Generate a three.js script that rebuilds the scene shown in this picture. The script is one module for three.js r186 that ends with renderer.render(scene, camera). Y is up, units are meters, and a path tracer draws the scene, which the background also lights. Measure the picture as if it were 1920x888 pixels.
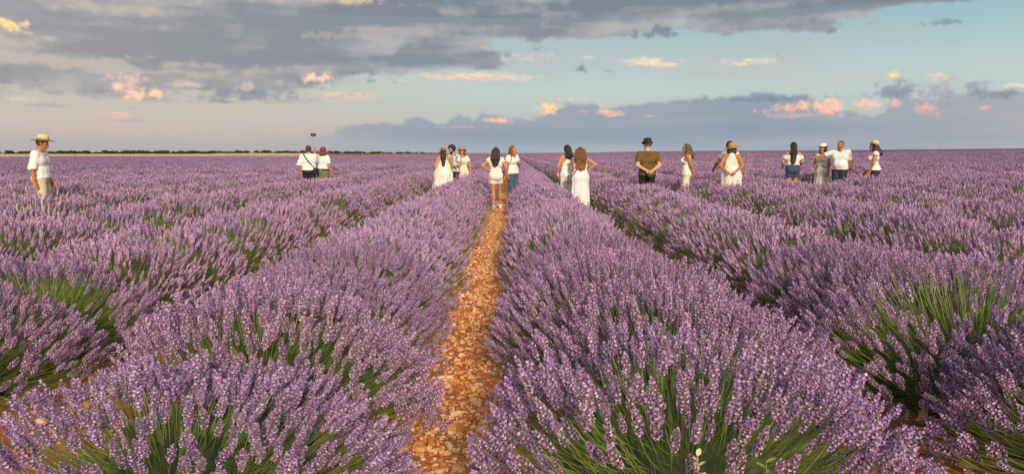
import * as THREE from 'three';
import { mergeGeometries } from 'three/addons/utils/BufferGeometryUtils.js';

// ------------------------------------------------------------------ small maths
function mulberry(seed) {
  let a = seed >>> 0;
  return () => { a = (a + 0x6d2b79f5) | 0; let t = Math.imul(a ^ (a >>> 15), 1 | a); t = (t + Math.imul(t ^ (t >>> 7), 61 | t)) ^ t; return ((t ^ (t >>> 14)) >>> 0) / 4294967296; };
}
const clamp = (x, a = 0, b = 1) => Math.min(b, Math.max(a, x));
const lerp = (a, b, t) => a + (b - a) * t;
const sstep = (a, b, x) => { const t = clamp((x - a) / (b - a)); return t * t * (3 - 2 * t); };
const RAD = Math.PI / 180;
const hash3 = (x, y, z) => { let h = Math.imul(x, 374761393) ^ Math.imul(y, 668265263) ^ Math.imul(z, 1274126177); h = Math.imul(h ^ (h >>> 13), 1274126177); return ((h ^ (h >>> 16)) >>> 0) / 4294967296; };
function vnoise(x, y) {                       // value noise, -1 .. 1
  const ix = Math.floor(x), iy = Math.floor(y), fx = x - ix, fy = y - iy, u = fx * fx * (3 - 2 * fx), v = fy * fy * (3 - 2 * fy);
  return 2 * lerp(lerp(hash3(ix, iy, 7), hash3(ix + 1, iy, 7), u), lerp(hash3(ix, iy + 1, 7), hash3(ix + 1, iy + 1, 7), u), v) - 1;
}
function vnoise3(x, y, z) {
  const ix = Math.floor(x), iy = Math.floor(y), iz = Math.floor(z), fx = x - ix, fy = y - iy, fz = z - iz;
  const u = fx * fx * (3 - 2 * fx), v = fy * fy * (3 - 2 * fy), w = fz * fz * (3 - 2 * fz);
  const q = (k) => lerp(lerp(hash3(ix, iy, k), hash3(ix + 1, iy, k), u), lerp(hash3(ix, iy + 1, k), hash3(ix + 1, iy + 1, k), u), v);
  return 2 * lerp(q(iz), q(iz + 1), w) - 1;
}
function fbm(x, y, oct) { let s = 0, a = 0.5; for (let i = 0; i < oct; i++) { s += a * vnoise(x, y); x = x * 2.03 + 17.3; y = y * 2.03 - 9.1; a *= 0.5; } return s; }
const sr = (r, g, b) => [r, g, b].map((c) => { c /= 255; return c <= 0.04045 ? c / 12.92 : ((c + 0.055) / 1.055) ** 2.4; });   // sRGB 0..255 to linear

// ------------------------------------------------------------------ camera
const EYE = 1.5;
const scene = new THREE.Scene();
const camera = new THREE.PerspectiveCamera(35.5, 1024 / 473, 0.1, 6000);
camera.position.set(0, EYE, 0);
camera.lookAt(0, EYE - Math.tan(6.46 * RAD), -1);

// ------------------------------------------------------------------ sun
const SUN_AZ = 11 * RAD, SUN_EL = 21 * RAD;                // behind the photographer, to the right
const sunDir = new THREE.Vector3(Math.sin(SUN_AZ) * Math.cos(SUN_EL), Math.sin(SUN_EL), Math.cos(SUN_AZ) * Math.cos(SUN_EL));
const sun = new THREE.DirectionalLight(new THREE.Color().setRGB(1.0, 0.80, 0.60), 3.3);
sun.position.copy(sunDir).multiplyScalar(80);
sun.castShadow = true;
sun.shadow.radius = 18;
sun.shadow.mapSize.set(4096, 4096);
Object.assign(sun.shadow.camera, { left: -45, right: 45, top: 45, bottom: -45, near: 1, far: 220 });
scene.add(sun); scene.add(sun.target);

const EXPOSURE = 1.1;

// ------------------------------------------------------------------ sky: evening air with broken cloud, in azimuth (a, right of straight ahead) and elevation (e), degrees
// single clouds: [azimuth, elevation, half width, half height, r, g, b, opacity, roughness of outline, flatness of the base]
const CLOUDS = [
  [27.39, 4.12, 1.99, 0.85, 0.246, 0.283, 0.352, 0.95, 0.45, 0.2], [29.74, 4.03, 1.47, 0.94, 0.392, 0.376, 0.402, 0.9, 0.45, 0.2], [31.69, 4.08, 0.88, 0.68, 0.287, 0.314, 0.371, 0.95, 0.5, 0.4],
  [33.44, 3.67, 1.56, 0.5, 0.231, 0.275, 0.342, 0.95, 0.4, 0.5], [17.92, 3.88, 4.78, 0.34, 0.216, 0.266, 0.352, 0.85, 0.5, 0.3], [-26.77, 3.78, 3.57, 0.71, 0.352, 0.342, 0.352, 0.9, 0.45, 0.8],
  [-18.83, 4.09, 3.28, 0.6, 0.262, 0.287, 0.332, 0.85, 0.5, 0.5], [-21.35, 3.65, 2.12, 0.3, 0.27, 0.296, 0.332, 0.85, 0.5, 0.8], [5.17, 6.23, 0.6, 0.35, 0.205, 0.25, 0.305, 0.9, 0.5, 0.5],
  [1.94, 8.51, 0.69, 0.39, 0.231, 0.27, 0.328, 0.8, 0.5, 0.3], [29.95, 8.43, 1.27, 0.23, 0.231, 0.292, 0.342, 0.85, 0.7, 0.5], [7.26, 6.13, 0.4, 0.12, 0.305, 0.352, 0.392, 0.7, 0.5, 0.3],
  [11.14, 8.85, 1.75, 0.53, 0.188, 0.212, 0.27, 0.9, 0.6, 0.4], [-31.41, 3.89, 0.89, 0.34, 0.342, 0.342, 0.361, 0.8, 0.6, 0.8], [-31.45, 3.1, 1.78, 0.17, 0.434, 0.392, 0.376, 0.7, 0.6, 0.8],
  [-26.52, 2.18, 1.47, 0.14, 0.402, 0.376, 0.376, 0.6, 0.6, 0.8], [-33.57, 7.85, 0.84, 0.45, 1.0, 0.761, 0.305, 1, 0.45, 0.4], [-32.72, 8.03, 0.31, 0.26, 1.0, 0.68, 0.402, 0.9, 0.5, 0.3],
  [-32.92, 7.52, 1.14, 0.2, 0.753, 0.61, 0.456, 0.7, 0.6, 0.8], [-27.21, 4.55, 1.16, 0.78, 0.761, 0.552, 0.456, 0.85, 0.55, 0.3], [-27.95, 4.31, 0.44, 0.28, 1.0, 0.658, 0.429, 1, 0.5, 0.5],
  [-26.6, 3.83, 0.78, 0.36, 1.0, 0.61, 0.429, 1, 0.5, 0.5], [-25.31, 4.01, 0.53, 0.4, 1.0, 0.658, 0.402, 1, 0.5, 0.4], [-26.7, 5.1, 0.71, 0.35, 0.73, 0.552, 0.456, 0.8, 0.7, 0.3],
  [-27.98, 2.57, 1.02, 0.36, 0.839, 0.515, 0.413, 0.95, 0.5, 0.8], [-23.39, 4.69, 1.71, 0.33, 0.672, 0.527, 0.445, 0.9, 0.35, 0.8], [-23.42, 4.11, 1.54, 0.4, 0.503, 0.527, 0.479, 0.8, 0.4, 0.8],
  [-19.46, 4.6, 0.54, 0.56, 0.578, 0.491, 0.434, 0.85, 0.7, 0.2], [-14.69, 5.41, 1.37, 0.5, 0.922, 0.658, 0.503, 1, 0.5, 0.7], [-12.61, 4.21, 3.56, 0.51, 0.745, 0.546, 0.445, 0.92, 0.3, 0.85],
  [-16.44, 3.76, 3.0, 0.38, 0.456, 0.392, 0.352, 0.6, 0.5, 0.85], [-3.04, 5.66, 4.85, 0.55, 0.823, 0.631, 0.491, 0.95, 0.32, 0.85], [-8.86, 5.36, 1.98, 0.39, 0.672, 0.578, 0.479, 0.6, 0.5, 0.85],
  [1.01, 7.08, 2.51, 0.51, 0.631, 0.591, 0.515, 0.75, 0.5, 0.8], [10.49, 6.58, 2.74, 0.5, 0.905, 0.73, 0.515, 0.97, 0.32, 0.85], [11.59, 6.32, 1.56, 0.38, 0.807, 0.617, 0.456, 0.8, 0.5, 0.85],
  [17.35, 6.46, 2.66, 0.41, 0.939, 0.761, 0.491, 0.97, 0.35, 0.85], [5.85, 7.12, 0.72, 0.12, 0.807, 0.73, 0.61, 0.8, 0.3, 0.8], [4.39, 4.07, 2.23, 0.16, 0.807, 0.591, 0.445, 0.85, 0.4, 0.8],
  [2.73, 3.23, 0.94, 0.44, 0.973, 0.631, 0.342, 1, 0.55, 0.5], [7.31, 2.93, 1.28, 0.44, 0.905, 0.527, 0.392, 0.97, 0.55, 0.8], [5.41, 3.1, 0.57, 0.16, 0.807, 0.468, 0.371, 0.8, 0.5, 0.8],
  [-1.02, 2.43, 1.22, 0.32, 0.956, 0.552, 0.413, 0.97, 0.6, 0.8], [10.3, 2.75, 0.55, 0.12, 0.672, 0.456, 0.413, 0.6, 0.5, 0.8], [-3.67, 1.98, 2.44, 0.16, 0.617, 0.445, 0.402, 0.6, 0.6, 0.8],
  [-11.31, 1.35, 0.98, 0.28, 0.591, 0.434, 0.392, 0.6, 0.5, 0.8], [20.31, 3.11, 1.72, 0.49, 0.922, 0.527, 0.413, 0.95, 0.5, 0.6], [21.44, 3.35, 1.06, 0.52, 0.939, 0.552, 0.434, 1, 0.5, 0.4],
  [22.84, 3.24, 1.04, 0.63, 0.956, 0.552, 0.423, 1, 0.5, 0.4], [21.22, 2.64, 2.48, 0.26, 0.761, 0.445, 0.381, 0.7, 0.5, 0.8], [25.08, 3.26, 0.84, 0.4, 0.956, 0.552, 0.434, 1, 0.55, 0.5],
  [26.98, 5.16, 0.81, 0.46, 1.0, 0.776, 0.342, 1, 0.4, 0.9], [29.79, 4.89, 0.79, 0.38, 0.871, 0.631, 0.479, 0.95, 0.45, 0.8], [27.11, 3.27, 0.42, 0.29, 0.807, 0.456, 0.371, 0.9, 0.6, 0.4],
  [28.81, 2.98, 0.69, 0.32, 0.761, 0.468, 0.392, 0.85, 0.6, 0.4], [29.06, 2.55, 0.75, 0.21, 0.617, 0.413, 0.371, 0.7, 0.6, 0.4], [28.89, 3.85, 0.69, 0.56, 0.503, 0.515, 0.491, 0.75, 0.6, 0.2],
  [32.26, 2.87, 0.41, 0.14, 0.922, 0.491, 0.381, 0.9, 0.6, 0.6], [33.69, 4.19, 0.56, 0.17, 0.922, 0.672, 0.515, 0.9, 0.6, 0.6], [-33.03, 3.42, 1.86, 0.17, 0.807, 0.552, 0.445, 0.85, 0.6, 0.85],
  [-29.74, 1.3, 5.24, 0.35, 0.617, 0.434, 0.392, 0.5, 0.6, 0.5], [-20.75, 0.95, 2.15, 0.3, 0.604, 0.445, 0.392, 0.4, 0.6, 0.5], [-12.44, 11.03, 2.68, 0.37, 0.745, 0.552, 0.381, 0.85, 0.5, 0.5],
  [-14.22, 8.44, 2.08, 0.34, 0.445, 0.392, 0.352, 0.7, 0.6, 0.6], [-31.97, 4.34, 2.63, 0.47, 0.445, 0.413, 0.402, 0.6, 0.6, 0.4], [-33.71, 3.92, 1.69, 0.4, 0.552, 0.515, 0.456, 0.6, 0.6, 0.6]];
// where the low grey bank ends: [azimuth, elevation of its upper edge, share]
const BANK = [
  [-44.17, 1.08, 0], [-15.96, 0.98, 0.1], [-12.09, 1.79, 0.75],
  [-8.12, 2.37, 0.9], [-2.45, 2.63, 0.95], [1.63, 2.95, 0.95],
  [4.88, 3.58, 1], [9.68, 3.86, 1], [13.19, 4.09, 1],
  [18.09, 4.18, 1], [21.7, 3.79, 0.95], [23.81, 3.07, 0.85],
  [25.84, 2.73, 0.8], [27.74, 3.54, 0.85], [30.21, 3.8, 0.85],
  [32.58, 3.77, 0.88], [35.36, 3.85, 0.88], [45.62, 3.3, 0.8]];
// the dark broken deck overhead: soft ellipses [azimuth, elevation, half width, half height, weight]
const DECK = [
  [-38.01, 6.82, 8.31, 2.92, 1.2], [-28.78, 7.58, 7.43, 2.89, 1.1], [-20.49, 7.55, 8.47, 2.48, 1.25],
  [-13.49, 7.27, 8.74, 1.44, 1.0], [-6.44, 7.62, 5.97, 1.16, 0.8], [-2.43, 7.0, 3.83, 0.7, 0.62],
  [-10.34, 10.0, 12.65, 1.57, 1.1], [0.0, 9.97, 8.78, 1.22, 1.0], [7.61, 9.24, 4.35, 0.76, 0.75],
  [-25.05, 5.35, 7.64, 0.79, 0.5], [-18.81, 4.65, 2.91, 0.75, 0.45], [14.53, 10.76, 10.44, 0.88, 1.05],
  [19.69, 9.58, 6.05, 0.86, 0.85], [22.88, 8.49, 3.08, 0.5, 0.4], [27.06, 10.35, 5.4, 0.47, 0.9],
  [17.19, 8.99, 4.04, 0.66, 0.55], [-17.77, 12.89, 30.26, 2.1, 1.0], [13.33, 13.16, 18.35, 1.43, 0.9]];
const billow = (x, y) => { let s = 0, q = 0.5; for (let i = 0; i < 4; i++) { s += q * (Math.abs(vnoise(x, y)) * 2 - 0.75); x = x * 2.1 + 5.2; y = y * 2.1 + 1.7; q *= 0.5; } return s; };
function skyColour(a, e, out, fine) {
  const front = sstep(62, 44, Math.abs(a)) * sstep(24, 15, e);
  // clear air
  const t1 = sstep(0, 2.6, e), t2 = sstep(1.8, 5.5, e), t3 = sstep(4.5, 11, e), t4 = sstep(12, 60, e), left = sstep(4, -24, a) * front + (1 - front) * 0.5;
  const hor = [lerp(0.36, 0.44, left), lerp(0.375, 0.40, left), lerp(0.41, 0.40, left)];
  const low = [lerp(0.47, 0.55, left), lerp(0.50, 0.475, left), lerp(0.47, 0.42, left)];
  const mid = [lerp(0.47, 0.50, left), lerp(0.57, 0.51, left), lerp(0.55, 0.44, left)];
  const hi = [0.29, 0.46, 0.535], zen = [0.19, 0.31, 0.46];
  let r = 0, g = 0, b = 0; const c = [0, 0, 0];
  for (let i = 0; i < 3; i++) c[i] = lerp(lerp(lerp(lerp(hor[i], low[i], t1), mid[i], t2), hi[i], t3), zen[i], t4);
  [r, g, b] = c;
  const mix = (cr, cg, cb, k) => { r += (cr - r) * k; g += (cg - g) * k; b += (cb - b) * k; };
  const oct = fine ? 6 : 4;
  // high thin veil
  const veil = fbm(a * 0.05 + 3, e * 0.3 + 1, oct);
  mix(0.47, 0.44, 0.42, 0.30 * sstep(-0.05, 0.5, veil) * sstep(1, 5, e));
  // low bank
  if (front > 0) {
    let k = 0;
    while (k < BANK.length - 2 && BANK[k + 1][0] < a) k++;
    const u = clamp((a - BANK[k][0]) / (BANK[k + 1][0] - BANK[k][0]));
    const top = lerp(BANK[k][1], BANK[k + 1][1], u) + 0.62 * fbm(a * 0.7, e * 1.0, oct) + 0.16 * fbm(a * 4, e * 4, oct), share = lerp(BANK[k][2], BANK[k + 1][2], u);
    const m = sstep(0.15, -0.22, e - top) * share * front, n = fbm(a * 0.16 + 9, e * 1.1, oct) * 0.5 + 0.5, lowlit = sstep(1.6, 0, e), warm = sstep(24, 36, a);
    const pale = sstep(-0.2, 0.5, fbm(a * 0.09 + 2 + 0.4 * n, e * 1.2 + 4, oct));
    mix(lerp(0.225, 0.30, n) + 0.06 * lowlit + 0.08 * warm + 0.05 * pale, lerp(0.295, 0.335, n) + 0.065 * lowlit + 0.03 * warm + 0.03 * pale, lerp(0.375, 0.415, n) + 0.05 * lowlit + 0.02 * pale, m * 0.93);
  }
  // the broken deck
  let d = 0;
  for (const [x, y, w, h, q] of DECK) { const p = (a - x) / w, s = (e - y) / h, rr = p * p + s * s; if (rr < 5) d += q * Math.exp(-rr * 1.1); }
  const wild = 0.57 + 0.46 * fbm(a * 0.045 + 40, e * 0.075, 3) + 0.1 * sstep(20, 60, e);
  d = lerp(wild, d, front);
  const streak = fbm(a * 0.11 + 5 + 0.3 * fbm(a * 0.2, e * 0.5, 2), e * 1.0, oct), puff = fbm(a * 0.55 + 2, e * 1.0 + 8, oct), small = fbm(a * 1.7, e * 2.6, oct);
  const bl = billow(a * 0.42 + puff * 0.6, e * 0.85 + 3), dens = d + 0.30 * puff + 0.22 * small + 0.12 * streak - 0.30 * bl;
  const soft = 0.10 * sstep(4, -26, a), cover = sstep(0.36 - soft, 0.58 + soft, dens);
  if (cover > 0) {
    const tint = sstep(-2, -30, a) * front + (1 - front) * 0.4, roll = fbm(a * 0.20 + 0.5 * puff + 21, e * 0.62 + 11, oct), thick = clamp(0.60 + 0.45 * (Math.min(d, 1.3) - 0.95) + 1.05 * streak + 0.95 * roll + 0.30 * puff - 0.35 * bl - 0.20 * tint), lit = sstep(0.05, 0.42, -streak + 0.5 * small + 0.25 * bl);
    const dr = lerp(0.40, 0.185, thick), dg = lerp(0.395, 0.215, thick), db = lerp(0.415, 0.268, thick);
    const wr = lerp(dr, 0.40, 0.45 * tint), wg = lerp(dg, 0.37, 0.45 * tint), wb = lerp(db, 0.35, 0.45 * tint);
    mix(lerp(wr, 0.52, 0.55 * lit * (0.4 + tint)), lerp(wg, 0.455, 0.55 * lit * (0.4 + tint)), lerp(wb, 0.40, 0.55 * lit * (0.4 + tint)), cover * 0.96);
  }
  // single clouds
  if (front > 0) for (const [x, y, w, h, cr, cg, cb, op, rough, flat] of CLOUDS) {
    let p = (a - x) / w, s = (e - y) / h;
    if (Math.abs(p) > 2.3 || Math.abs(s) > 2.6) continue;
    const f = 1.0 / clamp(h, 0.25, 0.6), fx = f * (flat > 0.7 ? 0.32 : 0.9);
    const w1 = fbm(a * fx + x * 3, e * f + y * 7, 3), n = w1 + 0.5 * billow(a * fx * 1.6 + w1 + y, e * f * 1.6 + x), n2 = billow(a * fx * 3.1 + w1 * 1.5 + y, e * f * 3.1 + x);
    if (s < 0) s *= 1 + flat;
    const rr = Math.sqrt(p * p + s * s) + rough * (n * 1.7 + 0.7 * n2);
    const m = sstep(1.05, flat > 0.7 ? 0.12 : 0.32, rr) * op * 0.9 * front;
    if (m <= 0) continue;
    const sh = clamp(0.5 - 1.1 * n2 - 0.5 * w1 + 0.38 * s + 0.12 * p), k = 0.76 + 0.32 * sh;
    mix(cr * k, cg * (k - 0.03 * (1 - sh)), cb * (k + 0.04 * (1 - sh)), m);
  }
  // brighter and warmer air round the veiled sun
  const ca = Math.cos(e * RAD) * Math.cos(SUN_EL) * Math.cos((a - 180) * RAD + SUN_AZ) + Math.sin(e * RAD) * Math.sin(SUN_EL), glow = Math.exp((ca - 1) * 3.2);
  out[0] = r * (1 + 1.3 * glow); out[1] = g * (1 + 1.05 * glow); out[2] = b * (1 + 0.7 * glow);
}
{
  const W = 4096, H = 2048, data = new Float32Array(W * H * 4), o = [0, 0, 0];
  for (let row = 0; row < H; row++) {
    const e = ((row + 0.5) / H - 0.5) * 180;
    if (e < 0) { for (let i = row * W * 4, n = i + W * 4; i < n; i += 4) { data[i] = 0.20; data[i + 1] = 0.17; data[i + 2] = 0.17; data[i + 3] = 1; } continue; }
    for (let col = 0; col < W; col++) {
      let a = ((col + 0.5) / W - 0.5) * 360 + 90;             // 0 straight ahead, along -z
      if (a > 180) a -= 360;
      const i = (row * W + col) * 4, near = Math.abs(a) < 52 && e < 18;
      if (!near && ((col & 3) || (row & 3)) && row > 1024) {   // coarser away from the view: copy of the last computed texel
        const j = ((row & 3 ? row - (row & 3) : row) * W + (col & 3 ? col - (col & 3) : col)) * 4;
        if (j !== i && data[j + 3] === 1) { data[i] = data[j]; data[i + 1] = data[j + 1]; data[i + 2] = data[j + 2]; data[i + 3] = 1; continue; }
      }
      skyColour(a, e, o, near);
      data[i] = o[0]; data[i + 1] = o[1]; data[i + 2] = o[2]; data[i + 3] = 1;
    }
  }
  const sky = new THREE.DataTexture(data, W, H, THREE.RGBAFormat, THREE.FloatType);
  sky.mapping = THREE.EquirectangularReflectionMapping;
  sky.magFilter = sky.minFilter = THREE.LinearFilter;
  sky.needsUpdate = true;
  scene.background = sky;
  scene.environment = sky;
}

// ------------------------------------------------------------------ helpers for naming and materials
const usedNames = new Map();
function numbered(name) { const n = usedNames.get(name) ?? 0; usedNames.set(name, n + 1); return n ? `${name}_${String(n).padStart(3, '0')}` : name; }
function tag(o, label, category, group, kind) {
  if (label) o.userData.label = label;
  if (category) o.userData.category = category;
  if (group) o.userData.group = group;
  if (kind) o.userData.kind = kind;
  return o;
}
function thing(name, label, category, x, y, z, turn = 0, group) {
  const o = new THREE.Group(); o.name = numbered(name); o.position.set(x, y, z); o.rotation.y = turn; scene.add(o);
  return tag(o, label, category, group);
}
function part(name, geometry, material, parent, kind) {
  const m = new THREE.Mesh(geometry, material); m.name = name; m.castShadow = m.receiveShadow = true; parent.add(m);
  if (kind) m.userData.kind = kind;
  return m;
}
const mat = (rgb, roughness = 0.9, more = {}) => new THREE.MeshStandardMaterial({ color: new THREE.Color().setRGB(...rgb), roughness, ...more });
const painted = (roughness = 0.9, more = {}) => new THREE.MeshStandardMaterial({ vertexColors: true, roughness, ...more });

function texture(size, repeat, f, srgb) {            // f(u, v) in 0..1, tileable by the caller's choice, returns linear rgb or one value
  const data = new Uint8Array(size * size * 4);
  for (let y = 0; y < size; y++) for (let x = 0; x < size; x++) {
    const c = f(x / size, y / size), i = (y * size + x) * 4;
    for (let k = 0; k < 3; k++) { const v = Array.isArray(c) ? c[k] : c; data[i + k] = 255 * clamp(srgb ? (v <= 0.0031308 ? v * 12.92 : 1.055 * v ** (1 / 2.4) - 0.055) : v); }
    data[i + 3] = 255;
  }
  const t = new THREE.DataTexture(data, size, size);
  t.wrapS = t.wrapT = THREE.RepeatWrapping; t.magFilter = THREE.LinearFilter; t.minFilter = THREE.LinearMipmapLinearFilter;
  if (srgb) t.colorSpace = THREE.SRGBColorSpace;
  t.repeat.set(repeat, repeat); t.needsUpdate = true;
  return t;
}
function tileNoise(u, v, f, seed) {                  // tileable value noise, -1..1
  const x = u * f, y = v * f, ix = Math.floor(x), iy = Math.floor(y), fx = x - ix, fy = y - iy, a = fx * fx * (3 - 2 * fx), b = fy * fy * (3 - 2 * fy), m = (i) => ((i % f) + f) % f;
  return 2 * lerp(lerp(hash3(m(ix), m(iy), seed), hash3(m(ix + 1), m(iy), seed), a), lerp(hash3(m(ix), m(iy + 1), seed), hash3(m(ix + 1), m(iy + 1), seed), a), b) - 1;
}
const tileFbm = (u, v, f, seed, oct) => { let s = 0, a = 0.5; for (let i = 0; i < oct; i++) { s += a * tileNoise(u, v, f << i, seed + i); a *= 0.5; } return s; };

// a mesh under construction: flat triangles with a colour per vertex
class MB {
  constructor(n = 4096) { this.p = new Float32Array(n * 3); this.c = new Float32Array(n * 3); this.n = 0; this.i = new Uint32Array(n * 2); this.m = 0; }
  grow(v, t) {
    if ((this.n + v) * 3 > this.p.length) { const k = Math.max(this.p.length * 2, (this.n + v) * 3); const p = new Float32Array(k), c = new Float32Array(k); p.set(this.p); c.set(this.c); this.p = p; this.c = c; }
    if (this.m + t > this.i.length) { const i = new Uint32Array(Math.max(this.i.length * 2, this.m + t)); i.set(this.i); this.i = i; }
  }
  vert(x, y, z, r, g, b) { this.grow(1, 0); const k = this.n * 3; this.p[k] = x; this.p[k + 1] = y; this.p[k + 2] = z; this.c[k] = r; this.c[k + 1] = g; this.c[k + 2] = b; return this.n++; }
  tri(a, b, c) { this.grow(0, 3); this.i[this.m++] = a; this.i[this.m++] = b; this.i[this.m++] = c; }
  // a template (another MB) moved to o with axes X, Y, Z, tinted
  add(t, o, X, Y, Z, tr = 1, tg = 1, tb = 1) {
    this.grow(t.n, t.m);
    const base = this.n;
    for (let k = 0; k < t.n; k++) {
      const x = t.p[k * 3], y = t.p[k * 3 + 1], z = t.p[k * 3 + 2], q = (base + k) * 3;
      this.p[q] = o[0] + X[0] * x + Y[0] * y + Z[0] * z; this.p[q + 1] = o[1] + X[1] * x + Y[1] * y + Z[1] * z; this.p[q + 2] = o[2] + X[2] * x + Y[2] * y + Z[2] * z;
      this.c[q] = t.c[k * 3] * tr; this.c[q + 1] = t.c[k * 3 + 1] * tg; this.c[q + 2] = t.c[k * 3 + 2] * tb;
    }
    this.n += t.n;
    for (let k = 0; k < t.m; k++) this.i[this.m + k] = t.i[k] + base;
    this.m += t.m;
  }
  tube(points, radii, sides, col) {                   // tapered tube through points, open ends
    const n = points.length; let prev = -1;
    for (let k = 0; k < n; k++) {
      const a = points[Math.max(0, k - 1)], b = points[Math.min(n - 1, k + 1)], d = norm(sub(b, a)), u = norm(cross(d, Math.abs(d[1]) < 0.9 ? [0, 1, 0] : [1, 0, 0])), v = cross(d, u);
      const first = this.n;
      for (let s = 0; s < sides; s++) { const w = (s / sides) * Math.PI * 2, x = Math.cos(w) * radii[k], y = Math.sin(w) * radii[k]; this.vert(points[k][0] + u[0] * x + v[0] * y, points[k][1] + u[1] * x + v[1] * y, points[k][2] + u[2] * x + v[2] * y, ...(Array.isArray(col[0]) ? col[k] : col)); }
      if (prev >= 0) for (let s = 0; s < sides; s++) { const t = (s + 1) % sides; this.tri(prev + s, prev + t, first + t); this.tri(prev + s, first + t, first + s); }
      prev = first;
    }
  }
  geometry(smooth) {
    const g = new THREE.BufferGeometry();
    g.setAttribute('position', new THREE.BufferAttribute(this.p.slice(0, this.n * 3), 3));
    g.setAttribute('color', new THREE.BufferAttribute(this.c.slice(0, this.n * 3), 3));
    g.setIndex(new THREE.BufferAttribute(this.i.slice(0, this.m), 1));
    if (smooth) g.computeVertexNormals();
    return g;
  }
}
const sub = (a, b) => [a[0] - b[0], a[1] - b[1], a[2] - b[2]], add = (a, b) => [a[0] + b[0], a[1] + b[1], a[2] + b[2]], mul = (a, k) => [a[0] * k, a[1] * k, a[2] * k];
const dot = (a, b) => a[0] * b[0] + a[1] * b[1] + a[2] * b[2], cross = (a, b) => [a[1] * b[2] - a[2] * b[1], a[2] * b[0] - a[0] * b[2], a[0] * b[1] - a[1] * b[0]];
const len = (a) => Math.hypot(a[0], a[1], a[2]), norm = (a) => { const l = len(a) || 1; return [a[0] / l, a[1] / l, a[2] / l]; };

// ------------------------------------------------------------------ terrain: level, rising gently to the right and far to the left
function groundY(x, z) {
  const far = Math.hypot(x, z);
  return 0.012 * (x > 0 ? x * x / (x + 3) : 0) * sstep(900, 300, far) + 3.2 * sstep(300, 900, far) * sstep(0, 200, x)
    + 0.30 * sstep(180, 430, far) * sstep(-25, -90, x);
}
const clay = texture(1024, 1, (u, v) => {
  const n = tileFbm(u, v, 6, 11, 6), f = tileNoise(u, v, 256, 3), g = tileNoise(u, v, 90, 4), k = 0.86 + 0.5 * n + 0.16 * f + 0.1 * g, pale = sstep(0.35, 0.8, tileNoise(u, v, 120, 21)) * 0.5;
  return [lerp(0.46 * k, 0.60, pale), lerp(0.145 * k, 0.32, pale), lerp(0.034 * k, 0.13, pale)];
}, true);
const clayBump = texture(1024, 1, (u, v) => 0.5 + 0.5 * tileFbm(u, v, 24, 31, 5), false);
const clayMat = new THREE.MeshStandardMaterial({ map: clay, bumpMap: clayBump, bumpScale: 0.02, roughness: 0.96 });
{
  // one sheet to the horizon: square cells that widen with distance
  const steps = []; for (let s = 0; s < 5200; s += Math.max(1.2, s * 0.09)) steps.push(s); steps.push(5200);
  const axis = [...steps.slice(1).map((s) => -s).reverse(), ...steps], n = axis.length, p = [], uv = [], idx = [];
  for (let j = 0; j < n; j++) for (let i = 0; i < n; i++) { p.push(axis[i], groundY(axis[i], axis[j]), axis[j]); uv.push(axis[i] / 2.2, axis[j] / 2.2); }
  for (let j = 0; j < n - 1; j++) for (let i = 0; i < n - 1; i++) { const a = j * n + i; idx.push(a, a + n, a + 1, a + 1, a + n, a + n + 1); }
  const g = new THREE.BufferGeometry();
  g.setAttribute('position', new THREE.Float32BufferAttribute(p, 3)); g.setAttribute('uv', new THREE.Float32BufferAttribute(uv, 2)); g.setIndex(idx); g.computeVertexNormals();
  const ground = part('ground', g, clayMat, scene); tag(ground, 'orange clay soil between the lavender rows', null, null, 'structure');
}

// rows of lavender: parallel, about 2.1 m apart, running straight away from the photographer
// row 0 stands just right of the stony path, row -1 just left of it; the middle two swerve a little at their near ends
const PITCH = 2.13, rowX = (k, z = -99) => (k > 0 ? 2.86 + PITCH * (k - 1) : k === 0 ? lerp(0.70, 0.83, sstep(-8, -3, z)) : lerp(-1.34, -1.42, sstep(-6, -3, z)) - PITCH * (-1 - k));
const PATH_X = -0.33;

// stones: limestone lumps in a few shapes and tones
const rs = mulberry(77);
const stoneShapes = Array.from({ length: 8 }, (_, k) => {
  const g = new THREE.IcosahedronGeometry(0.5, k < 5 ? 1 : 0), p = g.attributes.position, ax = 0.8 + 0.5 * rs(), az = 0.7 + 0.5 * rs(), ay = 0.45 + 0.3 * rs();
  for (let i = 0; i < p.count; i++) {
    const x = p.getX(i), y = p.getY(i), z = p.getZ(i), q = 1 + 0.55 * vnoise3(x * 2.3 + k * 9, y * 2.3, z * 2.3) + 0.22 * vnoise3(x * 6 + k, y * 6, z * 6), cut = (v, m) => clamp(v, -m * (0.8 + 0.3 * Math.sin(k * 7 + 1)), m);
    p.setXYZ(i, cut(x * q * ax, 0.5), cut(y * q * ay, 0.26), cut(z * q * az + 0.2 * x * Math.sin(k * 3), 0.45));
  }
  g.deleteAttribute('normal'); g.deleteAttribute('uv'); g.computeVertexNormals();
  return g;
});
const stoneTones = [[0.74, 0.41, 0.18], [0.68, 0.32, 0.115], [0.80, 0.53, 0.29], [0.60, 0.24, 0.07], [0.72, 0.48, 0.29], [0.50, 0.175, 0.045]];
const stoneBump = texture(256, 1, (u, v) => 0.5 + 0.5 * tileFbm(u, v, 8, 51, 5), false);
const stoneMats = stoneTones.map((c) => mat(c, 0.92));
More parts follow.
